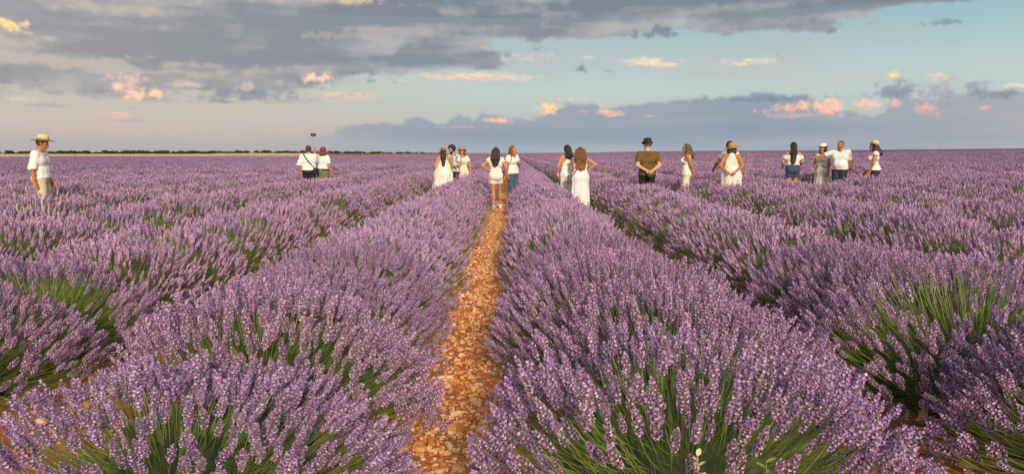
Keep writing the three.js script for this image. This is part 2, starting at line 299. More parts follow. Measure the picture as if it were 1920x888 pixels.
{
  // the stony path: a strip of rough clay a little above the soil
  const nx = 26, nz = 420, x0 = PATH_X - 0.75, x1 = PATH_X + 0.75, z0 = 1.2, z1 = -34, p = [], uv = [], idx = [];
  const rough = (x, z) => 0.016 + 0.012 * fbm(x * 5, z * 5, 3) + 0.008 * vnoise(x * 22, z * 22);
  for (let j = 0; j <= nz; j++) for (let i = 0; i <= nx; i++) { const x = lerp(x0, x1, i / nx), z = lerp(z0, z1, j / nz); p.push(x, groundY(x, z) + Math.max(0.005, rough(x, z) * (1 - Math.abs(i / nx - 0.5) ** 3 * 4)), z); uv.push(x / 1.1, z / 1.1); }
  for (let j = 0; j < nz; j++) for (let i = 0; i < nx; i++) { const a = j * (nx + 1) + i, b = a + nx + 1; idx.push(a, a + 1, b, a + 1, b + 1, b); }
  const g = new THREE.BufferGeometry();
  g.setAttribute('position', new THREE.Float32BufferAttribute(p, 3)); g.setAttribute('uv', new THREE.Float32BufferAttribute(uv, 2)); g.setIndex(idx); g.computeVertexNormals();
  const path = part('path', g, clayMat, scene); tag(path, 'narrow stony orange path between two lavender rows', null, null, 'structure');
  // the stones that show largest, one by one
  const r = mulberry(5), list = [];
  for (let k = 0; k < 4200; k++) {
    const z = -1.9 - 26 * r() ** 2.0, x = PATH_X + (r() + r() - 1) * 0.52 + (z > -4.6 ? 0.02 : 0), size = 0.012 + 0.050 * r() ** 2.8;
    list.push({ x, z, size, view: size / Math.hypot(x, z), s: [r(), r(), r(), r(), r()] });
  }
  list.sort((a, b) => b.view - a.view);
  const place = (o, q) => {
    o.position.set(q.x, groundY(q.x, q.z) + 0.014 + q.size * 0.12, q.z); o.rotation.set((q.s[0] - 0.5) * 0.7, q.s[1] * 6.3, (q.s[2] - 0.5) * 0.7); o.scale.set(q.size * (0.85 + 0.6 * q.s[0]), q.size * (0.8 + 0.6 * q.s[2]), q.size * 1.1);
    return o;
  };
  list.slice(0, 300).forEach((q) => place(part('stone', stoneShapes[Math.floor(q.s[3] * 5)], stoneMats[Math.floor(q.s[4] ** 1.3 * 6)], path), q));
  // and the rest, with the gravel between them
  const many = (parent, count, pick, seed) => {
    const r2 = mulberry(seed), m = new THREE.InstancedMesh(stoneShapes[6], mat([1, 1, 1], 0.94), count), o = new THREE.Object3D(), c = new THREE.Color();
    m.name = 'stone'; m.userData.kind = 'stuff';
    for (let k = 0; k < count; k++) { place(o, pick(k, r2)).updateMatrix(); m.setMatrixAt(k, o.matrix); const t = stoneTones[Math.floor(r2() * 6)], f = 0.8 + 0.4 * r2(); m.setColorAt(k, c.setRGB(t[0] * f, t[1] * f, t[2] * f)); }
    parent.add(m);
  };
  const gravel = list.slice(300);
  many(path, 17000, (k, q) => gravel[k] ?? { x: PATH_X + (q() + q() - 1) * 0.55, z: -1.6 - 24 * q() ** 1.6, size: 0.009 + 0.027 * q() ** 1.5, s: [q(), q(), q(), q()] }, 6);
  // stones in the furrows that show between the other rows
  const ground = scene.getObjectByName('ground');
  many(ground, 5200, (k, q) => { const g = [-4.6, -2.5, 1.95, 4.0][Math.floor(q() * 4)]; return { x: g + (q() + q() - 1) * 0.75, z: -1.4 - 12 * q() ** 1.7, size: 0.012 + 0.06 * q() ** 2.6, s: [q(), q(), q(), q()] }; }, 8);
}

// ------------------------------------------------------------------ lavender
// floret colours, linear
const FLORET = [[0.545, 0.345, 0.595], [0.395, 0.215, 0.465], [0.28, 0.14, 0.40], [0.57, 0.41, 0.62], [0.44, 0.25, 0.455]];
const CALYX = [[0.20, 0.13, 0.17], [0.24, 0.19, 0.15], [0.16, 0.09, 0.17], [0.19, 0.17, 0.11]];
const pick = (list, r) => list[Math.floor(r() * list.length) % list.length];
const LEN = 0.078;                                      // a flower head, metres
function headTemplates(level, count, seed) {            // flower heads along +y, level 0 the finest
  return Array.from({ length: count }, (_, n) => {
    const r = mulberry(seed + n * 31), t = new MB(512);
    if (level === 0) {
      const rings = 7; let y = 0;
      for (let k = 0; k < rings; k++) {
        const u = k / (rings - 1), rad = (0.0125 * Math.sin(Math.PI * (0.24 + 0.66 * u)) + 0.0015) * (0.85 + 0.3 * r()), florets = k === rings - 1 ? 4 : 5, turn = r() * 6;
        y = LEN * (k === 0 ? 0.0 : 0.16 + 0.80 * ((k - 1) / (rings - 2)) ** 0.92);
        for (let f = 0; f < florets; f++) {
          const w = turn + (f + 0.5 * r()) / florets * Math.PI * 2, cx = Math.cos(w), cz = Math.sin(w), up = 0.006 + 0.005 * r(), wd = 0.0034, tx = cx * rad, tz = cz * rad, ty = y + up, c = pick(CALYX, r), d = pick(FLORET, r);
          const a = t.vert(cx * 0.0015 - cz * wd, y, cz * 0.0015 + cx * wd, ...c), b = t.vert(cx * 0.0015 + cz * wd, y, cz * 0.0015 - cx * wd, ...c), e = t.vert(cx * 0.0035, y + 0.0085, cz * 0.0035, ...c), tip = t.vert(tx * 0.82, ty, tz * 0.82, ...pick(CALYX, r));
          t.tri(a, b, tip); t.tri(b, e, tip); t.tri(e, a, tip);
          if (r() < 0.86) {                             // open corolla: two small lips
            const s = 0.0042 + 0.002 * r(), l1 = t.vert(tx * 0.9 - cz * s, ty - 0.001, tz * 0.9 + cx * s, ...d), l2 = t.vert(tx * 0.9 + cz * s, ty - 0.001, tz * 0.9 - cx * s, ...d), l3 = t.vert(tx * 1.22, ty + 0.0052, tz * 1.22, ...pick(FLORET, r)), l4 = t.vert(tx * 1.15, ty - 0.0058, tz * 1.15, ...d);
            t.tri(l1, l2, l3); t.tri(l2, l1, l4);
          }
        }
      }
    } else if (level === 1) {
      for (let k = 0; k < 4; k++) {
        const y = LEN * (k / 4 + 0.02), rad = 0.0125 * [0.8, 1.08, 1.0, 0.7][k], top = t.vert(0, y + LEN * 0.36, 0, ...pick(FLORET, r)), rim = [], turn = r() * 6;
        for (let f = 0; f < 6; f++) { const w = turn + f / 6 * Math.PI * 2, q = rad * (f % 2 ? 0.55 : 1.12), c = f % 2 ? pick(CALYX, r) : pick(FLORET, r); rim.push(t.vert(Math.cos(w) * q, y + (f % 2 ? -0.002 : 0.006), Math.sin(w) * q, ...c)); }
        for (let f = 0; f < 6; f++) t.tri(rim[f], top, rim[(f + 1) % 6]);
      }
    } else {
      const sides = level === 2 ? 4 : 3, a = t.vert(0, 0, 0, ...pick(CALYX, r)), b = t.vert(0, LEN * 1.05, 0, ...pick(FLORET, r)), rim = [], turn = r() * 6;
      for (let f = 0; f < sides; f++) { const w = turn + f / sides * Math.PI * 2; rim.push(t.vert(Math.cos(w) * 0.0135, LEN * (0.3 + 0.3 * r()), Math.sin(w) * 0.0135, ...(f % 2 ? pick(CALYX, r).map((v) => v * 1.3) : pick(FLORET, r)))); }
      for (let f = 0; f < sides; f++) { const g = (f + 1) % sides; t.tri(rim[f], b, rim[g]); t.tri(a, rim[f], rim[g]); }
    }
    return t;
  });
}
const HEADS = [headTemplates(0, 6, 100), headTemplates(1, 6, 200), headTemplates(2, 6, 300), headTemplates(3, 6, 400)];
const flowerMats = [[1.05, 1.04, 1.04], [1.08, 1.05, 1.03], [1.03, 1.03, 1.07]].map((c) => { const m = painted(0.85); m.color.setRGB(...c); m.side = THREE.DoubleSide; return m; });
const stemMat = painted(0.75), leafMat = painted(0.85); leafMat.side = THREE.DoubleSide;

// Where every stem of one bush runs: from the woody middle outwards over a dome of radius a and height b.
function bushStems(seed, n, a, b, bareness, thin, open) {
  const r = mulberry(seed), out = [], ox = r() * 50, oy = r() * 50;
  for (let k = 0; k < n; k++) {
    const ct = lerp(-0.06, 1, ((k + r()) / n) ** 0.92), st = Math.sqrt(Math.max(0, 1 - ct * ct)), phi = k * 2.39996 + (r() - 0.5) * 0.9;
    const dx = st * Math.cos(phi), dz = st * Math.sin(phi), lump = fbm(dx * 2.1 + ox, dz * 2.1 + ct * 1.7 + oy, 3);
    if (thin && r() < thin(dx, ct, dz)) continue;
    let reach = 0.98 + 0.12 * lump + (r() - 0.5) * 0.14 + (r() < 0.04 ? 0.07 : 0);
    const bare = fbm(dx * 1.5 + oy, dz * 1.5 + ct + ox, 2) > bareness;
    if (bare) reach *= 0.9;
    const tip = [dx * a * reach, 0.05 + ct * (b - 0.05) * reach + 0.05 * (r() - 0.5), dz * a * reach];
    if (tip[1] < 0.03) tip[1] = 0.03 + 0.06 * r();
    const j = 0.16, dir = norm([dx * 0.85 + (r() - 0.5) * j * 2, ct * 0.75 + 0.40 + (r() - 0.5) * j, dz * 0.85 + (r() - 0.5) * j * 2]);
    const size = (0.72 + 0.62 * r()) * (ct < 0.1 ? 0.9 : 1), neck = sub(tip, mul(dir, LEN * size));
    const root = [dx * a * 0.24 * (0.4 + r()), 0.06 + ct * b * 0.28 * (0.5 + r()), dz * a * 0.24 * (0.4 + r())];
    const bend = sub(neck, mul(dir, 0.42 * len(sub(neck, root))));
    const head = (!bare || r() < 0.12) && !(open && r() < open(dx, ct, dz));
    out.push({ root, bend, neck, tip, dir, size, head, roll: r() * 6.3, tint: 0.82 + 0.36 * r(), blue: (r() - 0.5) * 0.22 + 0.10 * lump, kind: Math.floor(r() * 6), r: r() });
  }
  return out;
}
const frame = (dir, roll) => { const u = norm(cross(dir, Math.abs(dir[1]) < 0.9 ? [0, 1, 0] : [1, 0, 0])), v = cross(u, dir), c = Math.cos(roll), s = Math.sin(roll); return [add(mul(u, c), mul(v, s)), dir, add(mul(u, -s), mul(v, c))]; };
const curveAt = (q, t) => add(add(mul(q.root, (1 - t) * (1 - t)), mul(q.bend, 2 * t * (1 - t))), mul(q.neck, t * t));
function stemsInto(mb, q, segs, sides, thick, r) {
  const pts = [], rad = [], dry = q.r > 0.93, g = dry ? [0.36, 0.28, 0.11] : [0.12 + 0.12 * q.r, 0.195 + 0.14 * q.tint * q.r, 0.038 + 0.02 * q.r];
  for (let k = 0; k <= segs; k++) { pts.push(curveAt(q, k / segs)); rad.push(thick * lerp(1.25, 0.8, k / segs)); }
  if (!q.head) { pts.push(add(q.neck, mul(q.dir, 0.05 * q.size))); rad.push(thick * 0.4); }
  mb.tube(pts, rad, sides, g);
}
function headInto(mb, q, level, fat = 1) {
  const s = q.size, f = frame(q.dir, q.roll), w = s * fat * (0.85 + 0.3 * q.r);
  mb.add(HEADS[level][q.kind], q.neck, mul(f[0], w), mul(f[1], s * Math.sqrt(fat)), mul(f[2], w), q.tint * (1 - q.blue * 0.5), q.tint * (1 - Math.abs(q.blue) * 0.25), q.tint * (1 + q.blue * 0.5));
}
function foliageInto(mb, seed, a, b, blades, detail) {
  const r = mulberry(seed + 9), g = new THREE.IcosahedronGeometry(1, detail), p = g.attributes.position, base = mb.n;
  for (let i = 0; i < p.count; i++) {                    // the dense leafy heart
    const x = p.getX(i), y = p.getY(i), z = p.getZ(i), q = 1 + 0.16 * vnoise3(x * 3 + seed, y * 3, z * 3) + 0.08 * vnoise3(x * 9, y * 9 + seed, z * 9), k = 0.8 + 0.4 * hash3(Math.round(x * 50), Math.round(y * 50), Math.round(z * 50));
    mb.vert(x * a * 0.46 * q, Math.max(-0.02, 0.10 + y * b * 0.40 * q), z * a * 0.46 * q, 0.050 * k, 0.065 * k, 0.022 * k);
  }
  for (let i = 0; i < p.count; i += 3) mb.tri(base + i, base + i + 1, base + i + 2);
  for (let k = 0; k < blades; k++) {                     // narrow leaves standing out of it
    const ct = r() ** 0.8, st = Math.sqrt(1 - ct * ct), w = r() * Math.PI * 2, d = norm([st * Math.cos(w) + (r() - 0.5) * 0.5, ct + 0.35, st * Math.sin(w) + (r() - 0.5) * 0.5]), o = [st * Math.cos(w) * a * 0.42, 0.10 + ct * b * 0.38, st * Math.sin(w) * a * 0.42];
    const L = (0.12 + 0.20 * r()) * (blades > 400 ? 1 : 1.3), u = mul(norm(cross(d, [r() - 0.5, r() - 0.5, r() - 0.5])), (blades > 400 ? 0.0016 : 0.004) * (0.7 + r())), m = add(o, mul(d, L * 0.5)), t = add(add(o, mul(d, L)), [0, -0.01, 0]), s = 0.75 + 0.5 * r(), c = [0.13 * s, 0.185 * s, 0.045 * s];
    const i0 = mb.vert(...o, ...c), i1 = mb.vert(...add(m, u), ...c), i2 = mb.vert(...sub(m, u), ...c), i3 = mb.vert(...t, ...c);
    mb.tri(i0, i1, i2); mb.tri(i1, i3, i2);
  }
}
const AX = 0.97, BY = 0.80;                              // a bush: reach sideways and height, metres
function bushGeometry(level, seed, n, bareness, thin, open) {
  const stems = bushStems(seed, n, AX, BY, bareness, thin, open), st = new MB(1 << 15), hd = new MB(1 << 17), fo = new MB(1 << 12);
  for (const q of stems) {
    if (level < 2 || q.r < 0.55 || !q.head) stemsInto(st, q, level === 0 ? 4 : 2, 3, [0.0016, 0.0019, 0.0028][level]);
    if (q.head) headInto(hd, q, level, [1, 1.08, 1.25][level]);
  }
  foliageInto(fo, seed, AX, BY, [1500, 500, 160][level], [3, 2, 2][level]);
  return { stems, stem: st.geometry(), head: hd.geometry(), foliage: fo.geometry() };
}
function assemble(o, g, tone) {
  part('foliage', g.foliage, leafMat, o, 'stuff'); part('stem', g.stem, stemMat, o, 'stuff'); part('flower_spike', g.head, flowerMats[tone], o, 'stuff');
}
// every place a bush can stand, and which show in the photograph
const PEOPLE_AT = [[-9.52, -15], [-6.57, -24], [-6.18, -24.3], [-2.1, -22.5], [-1.82, -23.2], [-1.58, -23.6], [0.02, -21.5], [1.5, -20.1], [1.8, -19.6], [3.19, -17.5], [4.7, -20], [5.62, -19.2], [5.42, -18.5], [8.4, -22.2], [9.28, -22.2], [9.5, -21.5], [9.99, -20.5]];   // [x, z] of those who stand among the plants
function bushPlaces() {
  const out = [], r = mulberry(4242);
  for (let k = -15; k <= 15; k++) {
    let z = -2.70 - 0.25 * r() - (k === 1 ? 0.35 : 0) - (k === -2 ? 0.5 : 0);
    let first = true;
    while (z > -60) {
      const x = rowX(k, z) + (r() - 0.5) * 0.14 + (first && k === -1 ? 0.03 : first && k === 0 ? -0.06 : 0), grow = (first && k === -1 ? 0.84 : 0.98) + 0.10 * fbm(x * 0.35 + 3, z * 0.22, 2) + (r() - 0.5) * 0.12;
      if (Math.abs(x) < 0.70 * -z + 0.85) out.push({ k, x, z, d: Math.hypot(x, z), grow, turn: r() * Math.PI * 2, s: r(), t: r() });
      z -= (first ? (k === -1 ? 1.18 : 1.1) : 1.0) + 0.2 * (r() - 0.5); first = false;
    }
  }
  return out;
}

// ------------------------------------------------------------------ the lavender that stands near: every bush a thing
const ORD = ['', 'second ', 'third ', 'fourth ', 'fifth ', 'sixth ', 'seventh ', 'eighth ', 'ninth ', 'tenth ', 'eleventh ', 'twelfth ', 'thirteenth ', 'fourteenth ', 'fifteenth '];
const rowWords = (k) => (k === 0 ? 'the lavender row just right of the stony path' : k === -1 ? 'the lavender row just left of the stony path' : k > 0 ? `the ${ORD[k]}lavender row right of the stony path` : `the ${ORD[-k - 1]}lavender row left of the stony path`);
const NEAR_LABELS = {
  '1:0': 'lavender bush cut off by the bottom right corner of the photo',
  '1:1': 'lavender bush with a grassy green patch in its crown, near the right edge',
  '1:2': 'lavender bush directly behind the one with a grassy green patch, near the right edge',
  '-2:0': 'lavender bush cut off by the left edge, frontmost there in its row',
  '-2:1': 'lavender bush with a dark green hollow on its front, near the left edge',
  '-2:2': 'lavender bush directly behind the one with a dark green hollow, near the left edge',
  '0:0': 'large lavender bush with bare green stems at the bottom, nearest one right of the path',
  '0:1': 'lavender bush directly behind the large nearest bush right of the stony path',
  '0:2': 'third lavender bush from the front in the row just right of the stony path',
  '-1:0': 'loose lavender bush over orange soil, nearest one left of the stony path',
  '-1:1': 'second lavender bush from the front in the row just left of the stony path',
  '-1:2': 'third lavender bush from the front in the row just left of the stony path',
};
const lowSkirt = (dx, ct) => 0.6 * sstep(0.5, 0.1, ct), skirt = (dx, ct) => 0.8 * sstep(0.62, 0.15, ct);      // fewer flower heads low on the flanks
let cut = 0;
{
  const places = bushPlaces().filter((q) => !PEOPLE_AT.some(([x, z]) => Math.hypot(q.x - x, q.z - z) < 0.42)).sort((a, b) => a.d - b.d), count = {}, near = places.slice(0, 292);
  cut = near[near.length - 1].d;
  const A = [bushGeometry(0, 11, 1600, 0.34, null, lowSkirt), bushGeometry(0, 12, 1600, 0.28, null, lowSkirt)];
  const B = [bushGeometry(1, 21, 1300, 0.38, null, skirt), bushGeometry(1, 22, 1300, 0.33, null, skirt), bushGeometry(1, 23, 1300, 0.42, null, skirt), bushGeometry(1, 24, 1300, 0.24, null, skirt)];
  const C = [bushGeometry(2, 31, 900, 0.38, null, skirt), bushGeometry(2, 32, 900, 0.34, null, skirt), bushGeometry(2, 33, 900, 0.42, null, skirt)];
  const seen = new Map(), open = { '1:1': (dx, ct, dz) => 0.85 * sstep(0.46, 0.20, Math.hypot(dx + 0.32, dz - 0.15, (ct - 0.9) * 0.8)), '-2:1': (dx, ct, dz) => 0.85 * sstep(0.60, 0.28, Math.hypot(dx - 0.35, dz - 0.5, (ct - 0.7) * 0.6)) };
  near.forEach((q, n) => {
    const i = (count[q.k] = (count[q.k] ?? -1) + 1), own = NEAR_LABELS[`${q.k}:${i}`] ?? (i < 5 && Math.abs(q.k + 0.5) < 3 ? `${['frontmost', 'second', 'third', 'fourth', 'fifth'][i]} lavender bush from the front in ${rowWords(q.k)}`.replace('frontmost lavender bush from the front', 'frontmost lavender bush') : null);
    const label = own ?? `purple lavender bush${Math.abs(q.k + 0.5) < 3 ? ' farther back' : ''} in ${rowWords(q.k)}`, group = own ? null : `lavender bushes of ${rowWords(q.k)}`;
    const tone = clamp(Math.floor(1.5 + 1.9 * vnoise(q.x * 0.16 + 8, q.z * 0.12) + (q.t - 0.5) * 0.8 - (q.k < 0 ? 0.35 : -0.1)), 0, 2), y = groundY(q.x, q.z);
    const set = (o) => { o.position.set(q.x, y - 0.01, q.z); o.rotation.y = q.turn; const wide = lerp(1.02, 0.86, sstep(4, 8, q.d)); o.scale.set(wide * (q.k === 1 ? 1.07 : 1) * (0.96 + 0.09 * q.s), q.grow, wide * (q.k === 1 ? 1.07 : 1) * (0.96 + 0.09 * q.t)); return o; };
    if (n < 4) {                                          // the nearest: flower heads one by one
      const o = set(thing('lavender_bush', label, 'lavender bush', 0, 0, 0)); o.scale.set(1, q.grow, 1); o.rotation.y = 0;
      const stems = bushStems(500 + n * 7, 1350, AX, BY, [0.16, 0.34, 0.30, 0.24][n], q.k === -1 ? (dx, ct) => 0.8 * sstep(0.0, -0.5, dx) * sstep(0.95, 0.5, ct) : null, q.k === 0 && i === 0 ? (dx, ct, dz) => 0.86 * sstep(0.88, 0.6, ct) * sstep(0.0, 0.5, dz) * sstep(0.85, 0.45, Math.abs(dx + 0.05)) : q.k === -1 && i === 0 ? (dx, ct, dz) => 0.45 * sstep(0.8, 0.5, ct) * sstep(0.2, 0.7, dz) : null)
        .map((t) => { t.size *= 1.12; t.neck = sub(t.tip, mul(t.dir, LEN * t.size)); return t; }), st = new MB(1 << 15), hd = new MB(1 << 17), fo = new MB(1 << 12), cam = new THREE.Vector3(), v = new THREE.Vector3();
      o.updateMatrixWorld(); o.worldToLocal(cam.copy(camera.position)); const toCam = cam.clone().normalize();
      for (const s of stems) {
        stemsInto(st, s, 5, 3, 0.0016);
        if (!s.head) { s.rank = -1; continue; }
        o.localToWorld(v.set(...s.neck)); const inView = Math.abs(v.x) < 0.70 * -v.z && v.y - EYE > 0.435 * v.z;
        s.rank = inView && s.neck[0] * toCam.x + s.neck[1] * 1.1 * toCam.y + s.neck[2] * toCam.z > 0.30 ? s.size / v.distanceTo(camera.position) : -0.5;
      }
      const single = new Set(stems.filter((s) => s.rank > 0).sort((a, b) => b.rank - a.rank).slice(0, 240));
      for (const s of stems) if (s.head && !single.has(s)) headInto(hd, s, 0);
      foliageInto(fo, 40 + n, AX, BY, 1100, 3);
      part('foliage', fo.geometry(), leafMat, o, 'stuff'); part('stem', st.geometry(), stemMat, o, 'stuff'); part('flower_spike', hd.geometry(), flowerMats[tone], o, 'stuff');
      const shades = [0.86, 1, 1.14].map((t) => HEADS[0].map((h) => { const m = new MB(256); m.add(h, [0, 0, 0], [1, 0, 0], [0, 1, 0], [0, 0, 1], t * (1 - (t - 1) * 0.3), t, t * (1 + (1 - t) * 0.5)); return m.geometry(); }));
      for (const s of single) {
        const f = frame(s.dir, s.roll), m = part('flower_spike', shades[clamp(Math.floor((s.tint - 0.82) / 0.12), 0, 2)][s.kind], flowerMats[tone], o);
        m.quaternion.setFromRotationMatrix(new THREE.Matrix4().makeBasis(new THREE.Vector3(...f[0]), new THREE.Vector3(...f[1]), new THREE.Vector3(...f[2]))); m.position.set(...s.neck); m.scale.set(s.size * (0.85 + 0.3 * s.r), s.size, s.size * (0.85 + 0.3 * s.r));
      }
      if (group) tag(o, null, null, group); return;
    }
    if (open[`${q.k}:${i}`]) {                             // two bushes with a bare grassy hollow in their bloom
      const o = set(thing('lavender_bush', label, 'lavender bush', 0, 0, 0)); o.rotation.y = 0; if (group) tag(o, null, null, group);
      assemble(o, bushGeometry(0, 700 + n, 1500, 0.30, null, open[`${q.k}:${i}`]), tone); return;
    }
    const [set3, lod] = q.d < 7.0 ? [A, 0] : q.d < 13.5 ? [B, 1] : [C, 2], kind = Math.floor(q.s * set3.length), key = `${lod}:${kind}:${tone}`;
    let o = seen.get(key);
    if (o) { o = o.clone(); o.name = numbered('lavender_bush'); delete o.userData.group; scene.add(o); } else { o = thing('lavender_bush', label, 'lavender bush', 0, 0, 0); assemble(o, set3[kind], tone); seen.set(key, o); }
    set(o); o.userData = { label, category: 'lavender bush', ...(group ? { group } : {}) };
  });
}
// ------------------------------------------------------------------ the lavender beyond, to the edge of the field
{
  const mb = new MB(1 << 14), r = mulberry(99);
  for (const q of bushStems(61, 430, AX * 0.82, BY, 0.28, null, skirt)) { if (q.head) headInto(mb, q, 3, 1.75); else stemsInto(mb, q, 1, 3, 0.005); }
  foliageInto(mb, 3, AX * 1.05, BY * 1.1, 60, 1);
  const spots = [];
  const step = (d) => (d < 80 ? 1.0 : d < 200 ? 1.5 : d < 430 ? 2.4 : 4.2);
  for (let k = -300; k <= 300; k++) {
    const x = rowX(k, -99);
    for (let z = -2.6 - r(); z > -900;) {
      const d = Math.hypot(x, z), s = step(d);
      z -= s * (0.92 + 0.16 * r());
      if (Math.abs(x) > 0.72 * -z + 2.5 || d <= cut) continue;
      if (d > 430 && (k & 1 || x < -60)) continue;
      if (x < -25 && d > 215 + 12 * vnoise(x * 0.05, 3) + sstep(-75, -45, x) * 260) continue;
      if (PEOPLE_AT.some(([px, pz]) => Math.hypot(x - px, z - pz) < 0.42)) continue;
      spots.push([x + (r() - 0.5) * 0.15, z, s, d]);
    }
  }
  const m = new THREE.InstancedMesh(mb.geometry(), painted(0.9), spots.length), o = new THREE.Object3D(), c = new THREE.Color();
  spots.forEach(([x, z, s, d], i) => {
    o.position.set(x, groundY(x, z), z); o.rotation.y = s > 1.2 ? (r() < 0.5 ? 0 : Math.PI) : r() * 6.3;
    o.scale.set(d > 430 ? 2.2 : 1, 0.97 + 0.12 * fbm(x * 0.2, z * 0.1, 2) + 0.1 * (r() - 0.5), Math.max(1, s * 0.95)); o.updateMatrix(); m.setMatrixAt(i, o.matrix);
    const t = 0.62 + 0.2 * r() + 0.16 * fbm(x * 0.06, z * 0.022, 3), b = 0.06 * vnoise(x * 0.07 + 5, z * 0.05); m.setColorAt(i, c.setRGB(t * (1 - b), t * (1 - 0.5 * b), t * (1 + b)));
  });
  m.name = 'lavender_field'; m.castShadow = m.receiveShadow = true; scene.add(m);
  tag(m, 'distant rows of purple lavender running to the horizon', null, null, 'stuff');
}
// ------------------------------------------------------------------ the far left: a strip of dry grass and a dark line of low trees
{
  const r = mulberry(321), p = [], idx = [], nx = 40, nz = 14;
  for (let j = 0; j <= nz; j++) for (let i = 0; i <= nx; i++) {
    const z = -lerp(150, 640, (j / nz) ** 1.3), x = lerp(-0.8, -0.25, i / nx) * -z; p.push(x, groundY(x, z) + 0.25, z);
  }
  for (let j = 0; j < nz; j++) for (let i = 0; i < nx; i++) { const a = j * (nx + 1) + i, b = a + nx + 1; idx.push(a, a + 1, b, a + 1, b + 1, b); }
  const g = new THREE.BufferGeometry(); g.setAttribute('position', new THREE.Float32BufferAttribute(p, 3)); g.setIndex(idx); g.computeVertexNormals();
  const field = part('dry_field', g, mat([0.42, 0.34, 0.23], 1), scene); tag(field, 'strip of dry straw coloured land beyond the lavender on the left', null, null, 'structure');
  const t = new MB(2048);
  for (let k = 0; k < 150; k++) {
    const x = (r() - 0.5) * 4, z = (r() - 0.5) * 1.6, h = 0.45 + 0.75 * r() * r(), w = 0.05 + 0.05 * r(), s = 0.8 + 0.4 * r(), c = [0.47 * s, 0.38 * s, 0.25 * s];
    const a = t.vert(x - w, 0, z, ...c), b = t.vert(x + w, 0, z + 0.03, ...c), d = t.vert(x + (r() - 0.5) * 0.3, h, z, ...c); t.tri(a, b, d);
  }
  const gm = painted(0.95); gm.side = THREE.DoubleSide;
  const m = new THREE.InstancedMesh(t.geometry(), gm, 2600), o = new THREE.Object3D();
  for (let k = 0; k < 2600; k++) {
    const d = 208 + 330 * r() ** 1.8, a = lerp(-0.74, -0.25 - 0.03 * r(), r() ** 0.85), z = -d / Math.hypot(1, a), x = a * -z;
    o.position.set(x, groundY(x, z) + 0.2, z); o.rotation.y = (r() - 0.5) * 0.8; o.scale.set(1, (0.6 + 0.4 * r()) * (a > -0.4 ? 0.8 + 0.6 * r() : 0.75), 1); o.updateMatrix(); m.setMatrixAt(k, o.matrix);
  }
  m.name = 'dry_grass'; scene.add(m); tag(m, 'pale dry grass standing along the far left edge of the lavender', null, null, 'stuff');
  // low oaks: crowns of leaf clumps on short trunks
  const trees = [0, 1, 2].map((n) => {
    const q = mulberry(600 + n), b = new MB(4096), h = 4.2, limbs = [];
    b.tube([[0, -0.2, 0], [0.05, 0.9, 0], [0.1, 1.9, 0.05]], [0.20, 0.16, 0.10], 6, [0.07, 0.055, 0.045]);
    for (let k = 0; k < 5; k++) { const w = k * 1.26 + q(), e = [Math.cos(w) * 1.2, 2.3 + q(), Math.sin(w) * 1.2]; b.tube([[0.05, 1.3, 0], mul(add([0.1, 1.6, 0], e), 0.5), e], [0.09, 0.07, 0.04], 4, [0.07, 0.055, 0.045]); limbs.push(e); }
    for (let k = 0; k < 420; k++) {
      const l = limbs[Math.floor(q() * 5)], w = q() * 6.3, ct = q() * 2 - 1, st = Math.sqrt(1 - ct * ct), R = 1.25 * q() ** 0.4, c = [l[0] + Math.cos(w) * st * R * 1.15, l[1] + 0.25 + ct * R * 0.8, l[2] + Math.sin(w) * st * R * 1.15], s = 0.22 + 0.2 * q(), d = norm([q() - 0.5, q() - 0.3, q() - 0.5]), u = norm(cross(d, [q(), q(), q() - 0.5])), v = cross(d, u), k2 = 0.7 + 0.6 * q(), col = [0.045 * k2, 0.062 * k2, 0.034 * k2];
      const i0 = b.vert(...add(c, mul(u, s)), ...col), i1 = b.vert(...add(c, mul(v, s)), ...col), i2 = b.vert(...sub(c, mul(u, s)), ...col), i3 = b.vert(...sub(c, mul(v, s)), ...col); b.tri(i0, i1, i2); b.tri(i0, i2, i3);
    }
    return b.geometry();
  });
  const tm = painted(0.9); tm.side = THREE.DoubleSide;
  const wood = new THREE.Group(); wood.name = 'woodland'; scene.add(wood); tag(wood, 'dark line of low trees on the horizon at the far left', null, null, 'stuff');
  trees.forEach((g2, n) => {
    const c = 240, im = new THREE.InstancedMesh(g2, tm, c); im.name = 'tree';
    for (let k = 0; k < c; k++) {
      const a = lerp(-0.78, -0.09, r()), d = lerp(640, 760, r()) + sstep(-0.35, -0.06, a) * 520, z = -d, x = a * d, s = (0.44 + 0.56 * r() ** 3) * (a > -0.2 ? 0.95 : 1);
      o.position.set(x, groundY(x, z) - 0.2, z); o.rotation.y = r() * 6.3; o.scale.set(s * (1.1 + 0.8 * r()), s, s * 1.3); o.updateMatrix(); im.setMatrixAt(k, o.matrix);
    }
    wood.add(im);
  });
}

